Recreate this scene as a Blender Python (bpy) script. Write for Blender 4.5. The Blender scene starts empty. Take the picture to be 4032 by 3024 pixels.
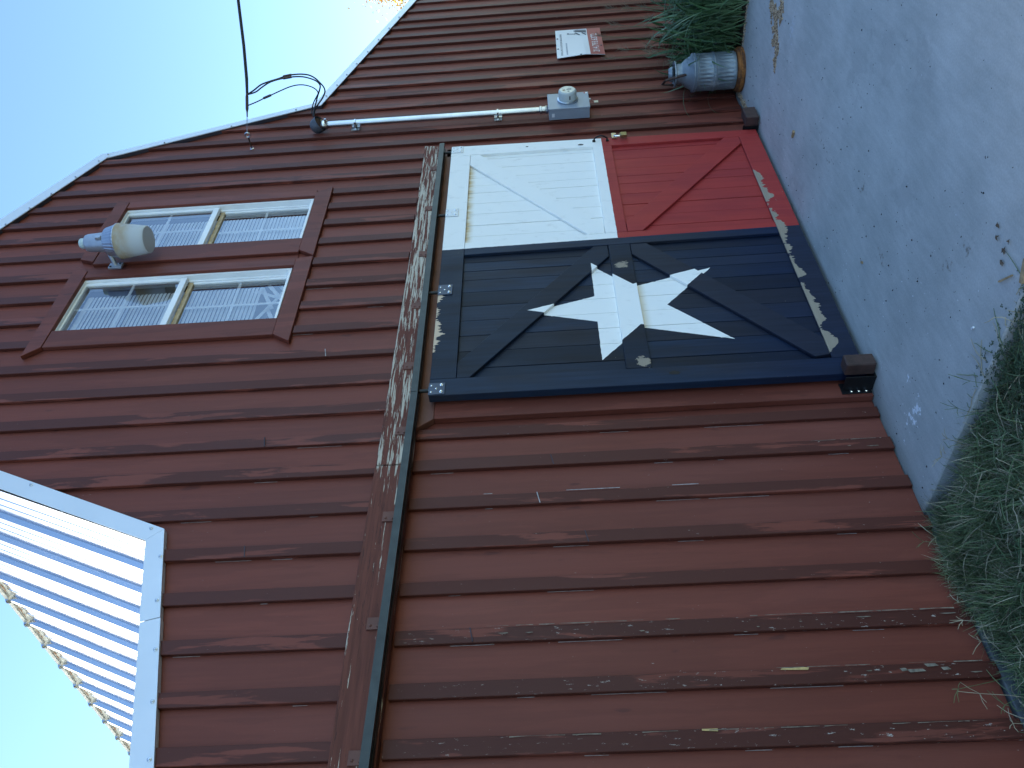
import bpy, bmesh, math, random
from math import radians, sin, cos, pi
from mathutils import Vector, Matrix, noise
rng = random.Random(7)
SC = bpy.context.scene
COL = SC.collection

# ------------------------------------------------------------------ camera (phone held sideways)
cam_d = bpy.data.cameras.new('camera'); cam = bpy.data.objects.new('camera', cam_d); COL.objects.link(cam)
cam_d.sensor_fit = 'HORIZONTAL'; cam_d.sensor_width = 36.0; cam_d.lens = 3241.36448 / 4032 * 36
cam_d.clip_start = 0.05; cam_d.clip_end = 3000
RM = ((-0.004629955, 0.070700418, -0.997486849), (-0.695444855, 0.716546406, 0.054015759), (0.718564553, 0.693947188, 0.045850665))
M = Matrix.Identity(4)
for i in range(3):
    M[i][0] = RM[0][i]; M[i][1] = -RM[1][i]; M[i][2] = -RM[2][i]
M[0][3], M[1][3], M[2][3] = -2.873, -2.93698, 1.55
cam.matrix_world = M
SC.camera = cam

# ------------------------------------------------------------------ sky, sun, exposure
SUN_EL, SUN_AZ = 28.0, -6.0           # azimuth from +y towards +x
w = bpy.data.worlds.new('World'); SC.world = w; w.use_nodes = True
nt = w.node_tree; nt.nodes.clear()
out = nt.nodes.new('ShaderNodeOutputWorld'); bg = nt.nodes.new('ShaderNodeBackground')
sky = nt.nodes.new('ShaderNodeTexSky'); sky.sky_type = 'NISHITA'; sky.sun_disc = False
sky.sun_elevation = radians(SUN_EL); sky.sun_rotation = radians(SUN_AZ)
sky.air_density = 1.0; sky.dust_density = 0.05; sky.ozone_density = 1.5; sky.altitude = 100
bg.inputs['Strength'].default_value = 0.12
# cloud bank low in the sky behind the barn (what the metal roof reflects)
tc = nt.nodes.new('ShaderNodeTexCoord'); sep = nt.nodes.new('ShaderNodeSeparateXYZ'); nt.links.new(tc.outputs['Generated'], sep.inputs[0])
def wm(op, a, b=None, c=None):
    n = nt.nodes.new('ShaderNodeMath'); n.operation = op
    for i, v in enumerate((a, b, c)):
        if v is None: continue
        if isinstance(v, (int, float)): n.inputs[i].default_value = v
        else: nt.links.new(v, n.inputs[i])
    return n.outputs[0]
mp = nt.nodes.new('ShaderNodeMapping'); mp.inputs['Scale'].default_value = (3.2, 3.2, 7.0); nt.links.new(tc.outputs['Generated'], mp.inputs[0])
cn = nt.nodes.new('ShaderNodeTexNoise'); cn.inputs['Scale'].default_value = 1.6; cn.inputs['Detail'].default_value = 7; cn.inputs['Roughness'].default_value = .58
nt.links.new(mp.outputs[0], cn.inputs['Vector'])
cr = nt.nodes.new('ShaderNodeMapRange'); cr.interpolation_type = 'SMOOTHSTEP'; cr.inputs[1].default_value = .39; cr.inputs[2].default_value = .56
nt.links.new(cn.outputs['Fac'], cr.inputs[0])
azm = nt.nodes.new('ShaderNodeMapRange'); azm.interpolation_type = 'SMOOTHSTEP'; azm.inputs[1].default_value = .26; azm.inputs[2].default_value = .10
nt.links.new(sep.outputs[0], azm.inputs[0])
elm = nt.nodes.new('ShaderNodeMapRange'); elm.interpolation_type = 'SMOOTHSTEP'; elm.inputs[1].default_value = .86; elm.inputs[2].default_value = .62
nt.links.new(sep.outputs[2], elm.inputs[0])
frm = nt.nodes.new('ShaderNodeMapRange'); frm.interpolation_type = 'SMOOTHSTEP'; frm.inputs[1].default_value = .1; frm.inputs[2].default_value = .5
nt.links.new(sep.outputs[1], frm.inputs[0])
cm = wm('MULTIPLY', wm('MULTIPLY', cr.outputs[0], azm.outputs[0]), wm('MULTIPLY', elm.outputs[0], frm.outputs[0]))
mixc = nt.nodes.new('ShaderNodeMix'); mixc.data_type = 'RGBA'
nt.links.new(cm, mixc.inputs[0]); tint = nt.nodes.new('ShaderNodeMix'); tint.data_type = 'RGBA'; tint.blend_type = 'MULTIPLY'; tint.inputs[0].default_value = 1; tint.inputs[7].default_value = (.89, 1.0, 1.09, 1)
nt.links.new(sky.outputs[0], tint.inputs[6]); nt.links.new(tint.outputs[2], mixc.inputs[6]); mixc.inputs[7].default_value = (30.0, 28.6, 24.0, 1)
nt.links.new(mixc.outputs[2], bg.inputs[0]); nt.links.new(bg.outputs[0], out.inputs[0])
sun_d = bpy.data.lights.new('sun', 'SUN'); sun_d.energy = 3.5; sun_d.angle = radians(.53); sun_d.color = (1, .93, .82)
sun = bpy.data.objects.new('sun', sun_d); COL.objects.link(sun)
sd = Vector((sin(radians(SUN_AZ)) * cos(radians(SUN_EL)), cos(radians(SUN_AZ)) * cos(radians(SUN_EL)), sin(radians(SUN_EL))))
sun.rotation_euler = (-sd).to_track_quat('-Z', 'Y').to_euler(); sun.location = (0, 20, 20)
vs = SC.view_settings; vs.view_transform = 'Standard'; vs.look = 'None'; vs.gamma = 1; vs.use_curve_mapping = False
vs.exposure = 1.53
SC.render.engine = 'CYCLES'; SC.cycles.use_denoising = True
SC.cycles.max_bounces = 6

# ------------------------------------------------------------------ helpers
def tag(o, label=None, cat=None, group=None, kind=None):
    if label: o['label'] = label
    if cat: o['category'] = cat
    if group: o['group'] = group
    if kind: o['kind'] = kind
    return o
def thing(name, label, cat, loc=(0, 0, 0), group=None):
    o = bpy.data.objects.new(name, None); COL.objects.link(o); o.location = loc; o.empty_display_size = .1
    return tag(o, label, cat, group)
class MB:
    def __init__(s): s.v = []; s.f = []; s.mi = []; s.m = 0
    def poly(s, pts): 
        n = len(s.v); s.v += [tuple(p) for p in pts]; s.f.append(tuple(range(n, n + len(pts)))); s.mi.append(s.m)
    def add(s, vs, fs):
        n = len(s.v); s.v += [tuple(p) for p in vs]
        for f in fs: s.f.append(tuple(i + n for i in f)); s.mi.append(s.m)
    def box(s, x0, x1, y0, y1, z0, z1):
        s.add([(x0,y0,z0),(x1,y0,z0),(x1,y1,z0),(x0,y1,z0),(x0,y0,z1),(x1,y0,z1),(x1,y1,z1),(x0,y1,z1)],
              [(0,3,2,1),(4,5,6,7),(0,1,5,4),(1,2,6,5),(2,3,7,6),(3,0,4,7)])
    def prism(s, pts, y0, y1):
        """pts: outline in xz, counter-clockwise seen from -y; y0 front, y1 back"""
        n = len(pts); vs = [(p[0], y0, p[1]) for p in pts] + [(p[0], y1, p[1]) for p in pts]
        fs = [tuple(range(n)), tuple(reversed(range(n, 2 * n)))]
        for i in range(n):
            j = (i + 1) % n; fs.append((i, i + n, j + n, j))
        s.add(vs, fs)
    def tube(s, path, r, n=8, cap=True):
        path = [Vector(p) for p in path]; rs = r if isinstance(r, (list, tuple)) else [r] * len(path)
        base = len(s.v); up = None
        for i, p in enumerate(path):
            t = (path[min(i + 1, len(path) - 1)] - path[max(i - 1, 0)]).normalized()
            if up is None:
                a = Vector((0, 0, 1)) if abs(t.z) < .9 else Vector((1, 0, 0)); up = t.cross(a).normalized()
            up = (up - t * up.dot(t)).normalized(); bi = t.cross(up)
            for k in range(n):
                a = 2 * pi * k / n; s.v.append(tuple(p + (up * cos(a) + bi * sin(a)) * rs[i]))
        for i in range(len(path) - 1):
            for k in range(n):
                a = base + i * n + k; b = base + i * n + (k + 1) % n
                s.f.append((a, b, b + n, a + n)); s.mi.append(s.m)
        if cap:
            s.f.append(tuple(base + k for k in reversed(range(n)))); s.mi.append(s.m)
            e = base + (len(path) - 1) * n; s.f.append(tuple(e + k for k in range(n))); s.mi.append(s.m)
    def lathe(s, prof, c, axis=(0, 0, 1), n=24, mod=None):
        """prof: (radius, height) rows along axis from point c"""
        ax = Vector(axis).normalized(); a = Vector((1, 0, 0)) if abs(ax.x) < .9 else Vector((0, 1, 0))
        u = ax.cross(a).normalized(); v = ax.cross(u); c = Vector(c); base = len(s.v)
        for i, (r, h) in enumerate(prof):
            for k in range(n):
                t = 2 * pi * k / n; rr = r * (mod(k, i) if mod else 1)
                s.v.append(tuple(c + ax * h + (u * cos(t) + v * sin(t)) * rr))
        for i in range(len(prof) - 1):
            for k in range(n):
                p = base + i * n + k; q = base + i * n + (k + 1) % n
                s.f.append((p, q, q + n, p + n)); s.mi.append(s.m)
        for i in (0, len(prof) - 1):
            if prof[i][0] > 1e-4:
                s.f.append(tuple(base + i * n + k for k in (reversed(range(n)) if i == 0 else range(n)))); s.mi.append(s.m)
    def build(s, name, mat, parent=None, smooth=False, bevel=0, top=None):
        off = Vector((0, 0, 0)); p = parent
        while p: off += p.location; p = p.parent
        me = bpy.data.meshes.new(name); me.from_pydata([tuple(Vector(q) - off) for q in s.v], [], s.f)
        for m in (mat if isinstance(mat, (list, tuple)) else [mat]): me.materials.append(m)
        if any(s.mi): me.polygons.foreach_set('material_index', s.mi)
        bm = bmesh.new(); bm.from_mesh(me)
        bmesh.ops.remove_doubles(bm, verts=bm.verts, dist=1e-5) if smooth else None
        bmesh.ops.recalc_face_normals(bm, faces=bm.faces)
        if bevel:
            es = [e for e in bm.edges if len(e.link_faces) == 2 and e.calc_face_angle(0) > .6]
            bmesh.ops.bevel(bm, geom=es, offset=bevel, segments=1, affect='EDGES', clamp_overlap=True)
        bm.to_mesh(me); bm.free()
        if smooth:
            me.polygons.foreach_set('use_smooth', [True] * len(me.polygons))
            try: me.set_sharp_from_angle(angle=radians(40))
            except Exception: pass
        me.update()
        o = bpy.data.objects.new(name, me); COL.objects.link(o)
        if parent: o.parent = parent
        return o
def copyo(src, parent, dx, dy=0, dz=0):
    o = src.copy(); COL.objects.link(o); o.parent = parent; o.location = src.location + Vector((dx, dy, dz)); return o
def text_mesh(s, size, sx=1.0):
    c = bpy.data.curves.new('lettering', 'FONT'); c.body = s; c.size = size; c.resolution_u = 3
    o = bpy.data.objects.new('lettering', c); COL.objects.link(o)
    dg = bpy.context.evaluated_depsgraph_get(); me = bpy.data.meshes.new_from_object(o.evaluated_get(dg))
    bpy.data.objects.remove(o)
    for v in me.vertices: v.co.x *= sx
    return me

# ------------------------------------------------------------------ materials
class NT:
    def __init__(s, name):
        s.m = bpy.data.materials.new(name); s.m.use_nodes = True; s.t = s.m.node_tree; s.t.nodes.clear()
        s.o = s.n('ShaderNodeOutputMaterial'); s.b = s.n('ShaderNodeBsdfPrincipled'); s.t.links.new(s.b.outputs[0], s.o.inputs[0])
        s._pos = None
    def n(s, t): return s.t.nodes.new(t)
    def set(s, i, v):
        if v is None: return
        if isinstance(v, (int, float)):
            try: i.default_value = v
            except TypeError: i.default_value = (v, v, v)
        elif isinstance(v, tuple): i.default_value = v if len(v) == len(i.default_value) else v + (1,)
        else: s.t.links.new(v, i)
    @property
    def pos(s):
        if s._pos is None: s._pos = s.n('ShaderNodeNewGeometry').outputs['Position']
        return s._pos
    def xyz(s):
        n = s.n('ShaderNodeSeparateXYZ'); s.set(n.inputs[0], s.pos); return n.outputs
    def rnd(s): return s.n('ShaderNodeObjectInfo').outputs['Random']
    def math(s, op, a, b=None, c=None, clamp=False):
        n = s.n('ShaderNodeMath'); n.operation = op; n.use_clamp = clamp
        for i, v in enumerate((a, b, c)): s.set(n.inputs[i], v)
        return n.outputs[0]
    def noise(s, scale=(1, 1, 1), sc=1.0, det=4, rough=.55, off=None, vec=None, dist=0):
        m = s.n('ShaderNodeMapping'); s.set(m.inputs['Vector'], vec or s.pos); m.inputs['Scale'].default_value = scale
        if off is not None:
            c = s.n('ShaderNodeCombineXYZ')
            for i in range(3): s.set(c.inputs[i], off)
            s.t.links.new(c.outputs[0], m.inputs['Location'])
        n = s.n('ShaderNodeTexNoise'); s.t.links.new(m.outputs[0], n.inputs['Vector'])
        n.inputs['Scale'].default_value = sc; n.inputs['Detail'].default_value = det; n.inputs['Roughness'].default_value = rough; n.inputs['Distortion'].default_value = dist
        return n.outputs['Fac']
    def ramp(s, v, a, b, lo=0., hi=1., smooth=True):
        n = s.n('ShaderNodeMapRange'); n.interpolation_type = 'SMOOTHSTEP' if smooth else 'LINEAR'
        s.set(n.inputs[0], v); 
        for i, q in ((1, a), (2, b), (3, lo), (4, hi)): s.set(n.inputs[i], q)
        return n.outputs[0]
    def mix(s, f, a, b):
        n = s.n('ShaderNodeMix'); n.data_type = 'RGBA'; s.set(n.inputs[0], f); s.set(n.inputs[6], a); s.set(n.inputs[7], b); return n.outputs[2]
    def scale(s, col, f):
        n = s.n('ShaderNodeVectorMath'); n.operation = 'SCALE'; s.set(n.inputs[0], col); s.set(n.inputs['Scale'], f); return n.outputs[0]
    def fin(s, col, rough=.6, metal=0., bump=None, bs=.3, bd=.002, spec=.5):
        s.set(s.b.inputs['Base Color'], col); s.set(s.b.inputs['Roughness'], rough); s.set(s.b.inputs['Metallic'], metal)
        s.b.inputs['Specular IOR Level'].default_value = spec
        if bump is not None:
            n = s.n('ShaderNodeBump'); n.inputs['Strength'].default_value = bs; n.inputs['Distance'].default_value = bd
            s.set(n.inputs['Height'], bump); s.t.links.new(n.outputs[0], s.b.inputs['Normal'])
        return s.m

def simple(name, col, rough=.6, metal=0., var=.12, nsc=14, spec=.5, bs=.0):
    t = NT(name); n = t.noise((1, 1, 1), nsc, 4)
    f = t.ramp(n, .3, .7, 1 - var, 1 + var, False)
    return t.fin(t.scale(col, f), rough, metal, n if bs else None, bs, .002, spec)

RED = (.175, .045, .029)
def red_wood(name, patch, chips, tint=1.0):
    t = NT(name); r = t.rnd(); off = t.math('MULTIPLY', r, 37.0)
    grain = t.noise((28, 28, 1.1), 2.2, 5, .6, off)
    fine = t.noise((90, 90, 2.5), 2.0, 4, .65, off)
    big = t.noise((2.2, 2.2, .55), 1.3, 4, .5, off)
    col = t.scale(RED, t.ramp(r, 0, 1, .90 * tint, 1.10 * tint, False))
    col = t.scale(col, t.ramp(grain, .3, .7, .93, 1.07, False))
    col = t.mix(t.ramp(big, .45, .72, 0, .55), col, t.scale((.185, .060, .044), tint))   # chalky coats, with the sky's sheen put in as paler colour
    # darker unevenly brushed second coat
    pn = t.noise((9, 9, .85), 1.5, 6, .62, off, dist=.4)
    pm = t.math('MULTIPLY', t.ramp(pn, .50 - .1 * patch, .545 - .1 * patch), patch)
    col = t.mix(pm, col, t.scale((.080, .021, .014), tint))
    kn = t.noise((16, 16, 5), 1.0, 2, .4, off)
    col = t.mix(t.ramp(kn, .70, .76, 0, .5), col, (.06, .02, .018))
    if chips:
        cz = t.ramp(t.xyz()[2], 2.6, .2, .35, 1.)
        cn = t.noise((55, 55, 16), 1.6, 5, .7, off)
        cm = t.ramp(cn, .715 - .03 * chips, .735 - .03 * chips)
        col = t.mix(t.math('MULTIPLY', cm, cz), col, (.42, .37, .33))
    h = t.math('ADD', t.math('MULTIPLY', grain, .6), t.math('MULTIPLY', fine, .4))
    return t.fin(col, t.ramp(big, .3, .7, .46, .60, False), 0, h, .35, .003, .26)
M_BOARD = red_wood('red_board_paint', .16, .3)
M_BATTEN = red_wood('red_batten_paint', .95, 1.0)
M_WORN = red_wood('worn_batten_paint', 1.0, 2.6, .9)
M_CASING = red_wood('red_casing_paint', .35, .4, .95)
M_OLD = simple('plain_brown_board', (.135, .048, .031), .6, 0, .25, 9)

def header_mat():
    t = NT('peeling_header_paint'); x, y, z = t.xyz()
    big = t.noise((1.1, 6, 7), 1.0, 3, .5)
    fl = t.noise((4.2, 74, 76), 1.0, 6, .70)
    amt = t.ramp(x, -2.2, 2.4, .60, .505, False)                      # more paint gone to the right
    amt = t.math('ADD', amt, t.ramp(x, -.36, -.42, 0, .055))
    amt = t.math('SUBTRACT', amt, t.math('MULTIPLY', t.math('SUBTRACT', big, .5), .25))
    edge = t.ramp(z, 2.35, 2.368, 0, .05)
    m = t.math('GREATER_THAN', t.math('ADD', fl, edge), amt)
    g = t.noise((2.5, 40, 40), 1.6, 4)
    base = t.scale((.135, .042, .028), t.ramp(g, .3, .7, .8, 1.2, False))
    wood = t.mix(t.noise((3, 30, 30), 2, 3), (.66, .60, .50), (.38, .32, .24))
    col = t.mix(m, base, wood)
    ck = t.noise((.9, 30, 34), 1.0, 4, .6)
    col = t.mix(t.ramp(t.math('ABSOLUTE', t.math('SUBTRACT', ck, .5)), .006, .0), col, (.03, .015, .012))
    return t.fin(col, .75, 0, t.math('SUBTRACT', g, m), .5, .003, .3)
M_HEADER = header_mat()

# flag paint of the sliding door, in the plane of the door
TIPS = [(.624, 1.650), (1.022, 1.277), (.935, .606), (.318, .590), (.212, 1.278)]
def door_mat():
    t = NT('flag_door_paint'); x, y, z = t.xyz()
    wob = t.math('MULTIPLY', t.math('SUBTRACT', t.noise((30, 30, 30), 1, 3), .5), .006)
    xw = t.math('ADD', x, wob); zw = t.math('ADD', z, wob)
    acc = None
    cx, cz = .61, 1.08
    order = [TIPS[0], TIPS[2], TIPS[4], TIPS[1], TIPS[3]]
    for i in range(5):
        a, b = order[i], order[(i + 1) % 5]
        nx, nz = -(b[1] - a[1]), b[0] - a[0]
        d0 = nx * (cx - a[0]) + nz * (cz - a[1]); sgn = 1 if d0 > 0 else -1
        e = t.math('ADD', t.math('MULTIPLY', t.math('SUBTRACT', xw, a[0]), nx * sgn), t.math('MULTIPLY', t.math('SUBTRACT', zw, a[1]), nz * sgn))
        g = t.math('GREATER_THAN', e, 0.0); acc = g if acc is None else t.math('ADD', acc, g)
    star = t.math('GREATER_THAN', acc, 3.5)
    rgt = t.math('GREATER_THAN', t.math('ADD', xw, t.math('MULTIPLY', t.math('SUBTRACT', z, 1.1), .016)), 1.256)
    up = t.math('GREATER_THAN', zw, 1.098)
    r = t.rnd(); off = t.math('MULTIPLY', r, 19.0)
    grain = t.noise((26, 26, 1.3), 2, 5, .6, off); big = t.noise((5, 5, 1.2), 1.2, 5, .6, off)
    blue = t.mix(t.ramp(big, .42, .66, 0, .75), (.011, .023, .047), (.024, .024, .029))
    blue = t.mix(t.ramp(z, .95, .15, 0, .8), blue, (.004, .012, .038))          # darker, bluer lower down
    blue = t.mix(t.ramp(t.math('FRACT', t.math('MULTIPLY', r, 7.3)), .5, 1, 0, .5), blue, (.030, .028, .033)); blue = t.scale(blue, t.math('MULTIPLY', t.ramp(r, 0, 1, .62, 1.15, False), t.ramp(grain, .3, .7, .78, 1.22, False)))
    red = t.mix(t.ramp(big, .4, .68, 0, .6), (.35, .038, .034), (.26, .030, .036))
    red = t.scale(red, t.ramp(grain, .3, .7, .9, 1.1, False))
    sm = t.noise((9, 9, 4), 2.3, 6, .65)
    white = t.mix(t.ramp(sm, .55, .8, 0, .55), (.88, .87, .82), (.58, .56, .50))
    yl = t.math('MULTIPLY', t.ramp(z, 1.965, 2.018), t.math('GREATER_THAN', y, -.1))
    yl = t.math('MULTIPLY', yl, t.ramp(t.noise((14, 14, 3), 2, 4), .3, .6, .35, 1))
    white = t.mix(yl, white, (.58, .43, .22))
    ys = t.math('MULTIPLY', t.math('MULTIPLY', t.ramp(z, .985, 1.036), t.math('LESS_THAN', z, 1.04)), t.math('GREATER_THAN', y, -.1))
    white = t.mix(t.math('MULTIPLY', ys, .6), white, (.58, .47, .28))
    col = t.mix(rgt, t.mix(star, blue, white), t.mix(up, red, white))
    # flaked strip along the bottom rail and along the head of the blue half
    wn = t.noise((7, 1, 1), 1.0, 5, .65); 
    wb = t.math('MULTIPLY', t.math('SUBTRACT', wn, .40), .30)
    win = t.math('MULTIPLY', t.ramp(x, .14, .24), t.ramp(x, 1.98, 1.80))
    wb = t.math('MULTIPLY', t.math('MINIMUM', wb, .06), win)
    front = t.math('LESS_THAN', y, -.104)
    zn = t.math('MULTIPLY', t.math('SUBTRACT', t.noise((40, 40, 40), 1, 3), .5), .02)
    peel = t.math('MULTIPLY', t.math('GREATER_THAN', t.math('ADD', z, zn), t.math('SUBTRACT', .156, wb)), t.math('LESS_THAN', z, .1585))
    peel = t.math('MULTIPLY', t.math('MULTIPLY', peel, front), t.math('GREATER_THAN', wb, .004))
    wt = t.math('MULTIPLY', t.math('SUBTRACT', t.noise((9, 1, 1), 1.0, 7, .75), .44), .26)
    wt = t.math('MULTIPLY', wt, t.math('MULTIPLY', t.ramp(x, .26, .34), t.ramp(x, .84, .78)))
    peel2 = t.math('MULTIPLY', t.math('GREATER_THAN', z, t.math('SUBTRACT', 2.149, wt)), t.math('GREATER_THAN', wt, .003))
    spot = t.math('MULTIPLY', t.ramp(t.noise((10, 10, 34), 1.5, 4, .6), .725, .735), t.math('MULTIPLY', front, t.ramp(z, .4, .1)))
    spot = t.math('MAXIMUM', spot, t.math('MULTIPLY', t.ramp(t.noise((34, 34, 34), 1.5, 3, .6, off), .77, .78), .8))
    # two torn patches on the middle rail
    for (px, pz, rr) in ((.985, 1.105, .028), (.165, 1.075, .036)):
        dx = t.math('SUBTRACT', x, px); dz = t.math('SUBTRACT', z, pz)
        dd = t.math('SQRT', t.math('ADD', t.math('MULTIPLY', dx, dx), t.math('MULTIPLY', dz, dz)))
        dd = t.math('ADD', dd, t.math('MULTIPLY', t.math('SUBTRACT', t.noise((60, 60, 22), 1, 5, .7), .5), .14))
        spot = t.math('MAXIMUM', spot, t.math('MULTIPLY', t.math('LESS_THAN', dd, rr), front))
    bare = t.math('MAXIMUM', t.math('MAXIMUM', peel, peel2), spot)
    wood = t.mix(t.noise((3, 20, 45), 2, 4), (.36, .31, .24), (.24, .19, .14))
    wood = t.mix(peel2, wood, (.62, .47, .33))
    col = t.mix(bare, col, wood)
    return t.fin(col, t.ramp(big, .3, .7, .42, .6, False), 0, t.math('SUBTRACT', t.math('MULTIPLY', grain, .5), t.math('MULTIPLY', bare, 1.2)), .4, .002, .18)
M_DOOR = door_mat()

def metal(name, col, rough, var=.1, nsc=20, bs=0.):
    return simple(name, col, rough, 1.0, var, nsc, .5, bs)
def galv(name, a, b, rough=(.25, .45), sc=25):
    t = NT(name); n = t.noise((1, 1, 1), sc, 4, .6); big = t.noise((1, 1, 1), 4, 3)
    return t.fin(t.mix(n, a, b), t.ramp(big, .3, .7, rough[0], rough[1], False), 1.0)
M_ROOF = galv('roof_metal', (.80, .81, .82), (.76, .78, .80), (.16, .22), 4)
M_GALV = galv('galvanised_steel', (.62, .65, .68), (.45, .48, .52), (.28, .42))
M_TRIM = simple('white_trim_metal', (.72, .76, .80), .34, .25, .04, 3)
M_TRACK = simple('dark_track_steel', (.030, .037, .036), .42, .3, .3, 18)
M_BLACK = simple('black_iron', (.012, .013, .015), .45, .4, .3, 30)
M_BOLT = metal('zinc_bolt', (.78, .80, .82), .22)
M_PLATEB = simple('blue_plate_paint', (.022, .040, .080), .4, 0, .15, 25)
M_PLATEW = simple('white_plate_paint', (.72, .73, .72), .42, 0, .08, 30)
M_VINYL = simple('white_vinyl', (.86, .88, .89), .38, 0, .05, 8)
M_TAN = simple('stained_sash', (.42, .31, .17), .5, 0, .35, 30)
M_BLIND = simple('blind_slat', (.78, .80, .82), .45, 0, .06, 6)
M_DARK = simple('dark_room', (.045, .04, .055), .8)
M_BOXG = simple('grey_meter_enamel', (.30, .345, .40), .38, .1, .05, 12)
M_LAMPB = simple('lamp_housing', (.42, .46, .52), .38, .6, .12, 16)
M_HEAD = simple('weathered_cast_hood', (.11, .12, .14), .5, .3, .2, 20)
M_CELL = simple('photocell_plastic', (.45, .55, .55), .4)
M_RUST = (lambda t: t.fin(t.mix(t.ramp(t.noise((1, 1, 3), 11, 4), .35, .65), (.30, .115, .030), (.085, .036, .020)), .8, 0, t.noise((1, 1, 1), 90, 4), .4, .002, .3))(NT('rust'))
M_DRUST = simple('dark_rusty_strap', (.045, .022, .016), .8, 0, .4, 40)
M_BRASS = metal('old_brass', (.30, .27, .14), .4, .2)
M_HASP = metal('brass_plated_hasp', (.62, .56, .42), .38, .12)
M_POST = simple('guide_block_stain', (.050, .024, .019), .62, 0, .4, 22)
M_SIGNW = simple('sign_white', (.74, .75, .76), .42, 0, .03, 5)
M_SIGNR = simple('sign_red', (.36, .075, .070), .45, 0, .05, 5)
M_INK = simple('sign_ink', (.07, .075, .09), .6)
M_INKG = simple('sign_grey_ink', (.36, .38, .42), .6)
M_WIRE = simple('black_cable', (.012, .012, .014), .5)
M_WIREG = metal('bare_aluminium_wire', (.42, .42, .45), .45)
M_BROWNP = simple('brown_connector', (.06, .032, .028), .5)
M_CLOSURE = simple('orange_foam_closure', (.42, .15, .04), .9, 0, .4, 40)
M_CLOSG = simple('grey_eave_closure', (.50, .49, .43), .8, 0, .3, 30)
M_CAULK = simple('flaking_white_caulk', (.36, .34, .33), .7, 0, .4, 40)

def milk_mat():
    t = NT('galvanised_can'); n = t.noise((1, 1, 1), 30, 5, .6); b = t.noise((2, 2, 1), 6, 5, .65)
    col = t.mix(n, (.16, .20, .23), (.27, .315, .35)); col = t.mix(t.ramp(b, .55, .72), col, (.42, .47, .50))
    return t.fin(col, .48, .45, n, .1, .001)
M_CAN = milk_mat()

def glass_mat():
    t = NT('window_glass'); t.t.nodes.remove(t.b)
    tr = t.n('ShaderNodeBsdfTransparent'); gl = t.n('ShaderNodeBsdfGlossy'); gl.inputs['Roughness'].default_value = .0
    lw = t.n('ShaderNodeFresnel'); lw.inputs['IOR'].default_value = 1.62
    mx = t.n('ShaderNodeMixShader'); tr.inputs[0].default_value = (.93, .95, .97, 1)
    f = t.math('MULTIPLY', lw.outputs[0], 3.5, clamp=True)
    t.set(mx.inputs[0], f); t.t.links.new(tr.outputs[0], mx.inputs[1]); t.t.links.new(gl.outputs[0], mx.inputs[2]); t.t.links.new(mx.outputs[0], t.o.inputs[0])
    return t.m
M_GLASS = glass_mat()
def lens_mat():
    t = NT('yellowed_lamp_lens'); n = t.noise((8, 8, 14), 1.5, 4, .6); z = t.xyz()[2]
    col = t.mix(t.math('MULTIPLY', t.ramp(z, 4.06, 4.16), t.ramp(n, .3, .65, .4, 1)), (.70, .74, .76), (.56, .44, .28))
    t.b.inputs['Transmission Weight'].default_value = .35; t.b.inputs['Subsurface Weight'].default_value = 0
    t.b.inputs['IOR'].default_value = 1.3
    return t.fin(col, .35)
M_LENS = lens_mat()
def meter_glass():
    t = NT('meter_glass'); t.b.inputs['Transmission Weight'].default_value = .0
    x, y, z = t.xyz()
    return t.fin((.50, .54, .52), .28, 0)
M_MGLASS = meter_glass()
M_MFACE = simple('meter_face', (.74, .72, .60), .3, 0, .15, 60)

def slab_mat():
    t = NT('concrete'); x, y, z = t.xyz()
    a = t.noise((1.6, 1.6, 1), 1.5, 6, .6); b = t.noise((1, 1, 1), 120, 3, .6); c = t.noise((3, 14, 1), 2.2, 4, .6); s = t.noise((1, 1, 1), 34, 2, .4)
    col = t.mix(t.ramp(a, .3, .7), (.40, .41, .39), (.50, .505, .48))
    col = t.scale(col, t.ramp(c, .3, .7, .93, 1.07, False)); col = t.scale(col, t.ramp(b, .3, .7, .92, 1.08, False))
    col = t.mix(t.ramp(s, .755, .775, 0, .8), col, (.03, .03, .03))
    def blob(px, py, rx, ry, colr, k, sc=18, thr=.5, wd=.13):
        nonlocal col
        dx = t.math('DIVIDE', t.math('SUBTRACT', x, px), rx); dy = t.math('DIVIDE', t.math('SUBTRACT', y, py), ry)
        d = t.math('SQRT', t.math('ADD', t.math('MULTIPLY', dx, dx), t.math('MULTIPLY', dy, dy)))
        nn = t.noise((1, 1, 1), sc, 5, .7)
        v = t.math('SUBTRACT', nn, t.math('MULTIPLY', d, .22))
        col = t.mix(t.math('MULTIPLY', t.ramp(v, thr - .13 - wd, thr - .13), k), col, colr)
    blob(-.44, -.275, .07, .19, (.80, .82, .84), 1, 26, .60, .025)
    blob(-.30, -.36, .022, .022, (.80, .82, .84), 1, 40, .56, .03)
    for (px, py) in ((1.28, -.66), (1.12, -.62), (.62, -.75), (.25, -.6), (-.28, -.95), (-.38, -1.1)):
        blob(px, py, .11, .09, (.14, .11, .08), .7, 30, .72)
    for (px, py) in ((1.0, -1.2), (.7, -1.35), (.35, -1.45), (1.5, -.2), (.2, -.95)):
        blob(px, py, .22, .18, (.33, .33, .32), .35, 9, .60)
    blob(2.1, -.95, .09, .22, (.55, .58, .64), .7, 40, .68)
    fl = t.noise((1, 1, 1), 42, 1, .4)
    col = t.mix(t.ramp(fl, .80, .81, 0, .9), col, (.65, .67, .70))
    # darker green edge by the barn
    col = t.mix(t.ramp(t.math('ADD', y, t.math('MULTIPLY', t.math('SUBTRACT', a, .5), .25)), -.14, -.0, 0, .45), col, (.10, .115, .085))
    return t.fin(col, .85, 0, t.math('ADD', b, t.math('MULTIPLY', c, .5)), .25, .003, .25)
M_SLAB = slab_mat()
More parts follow.
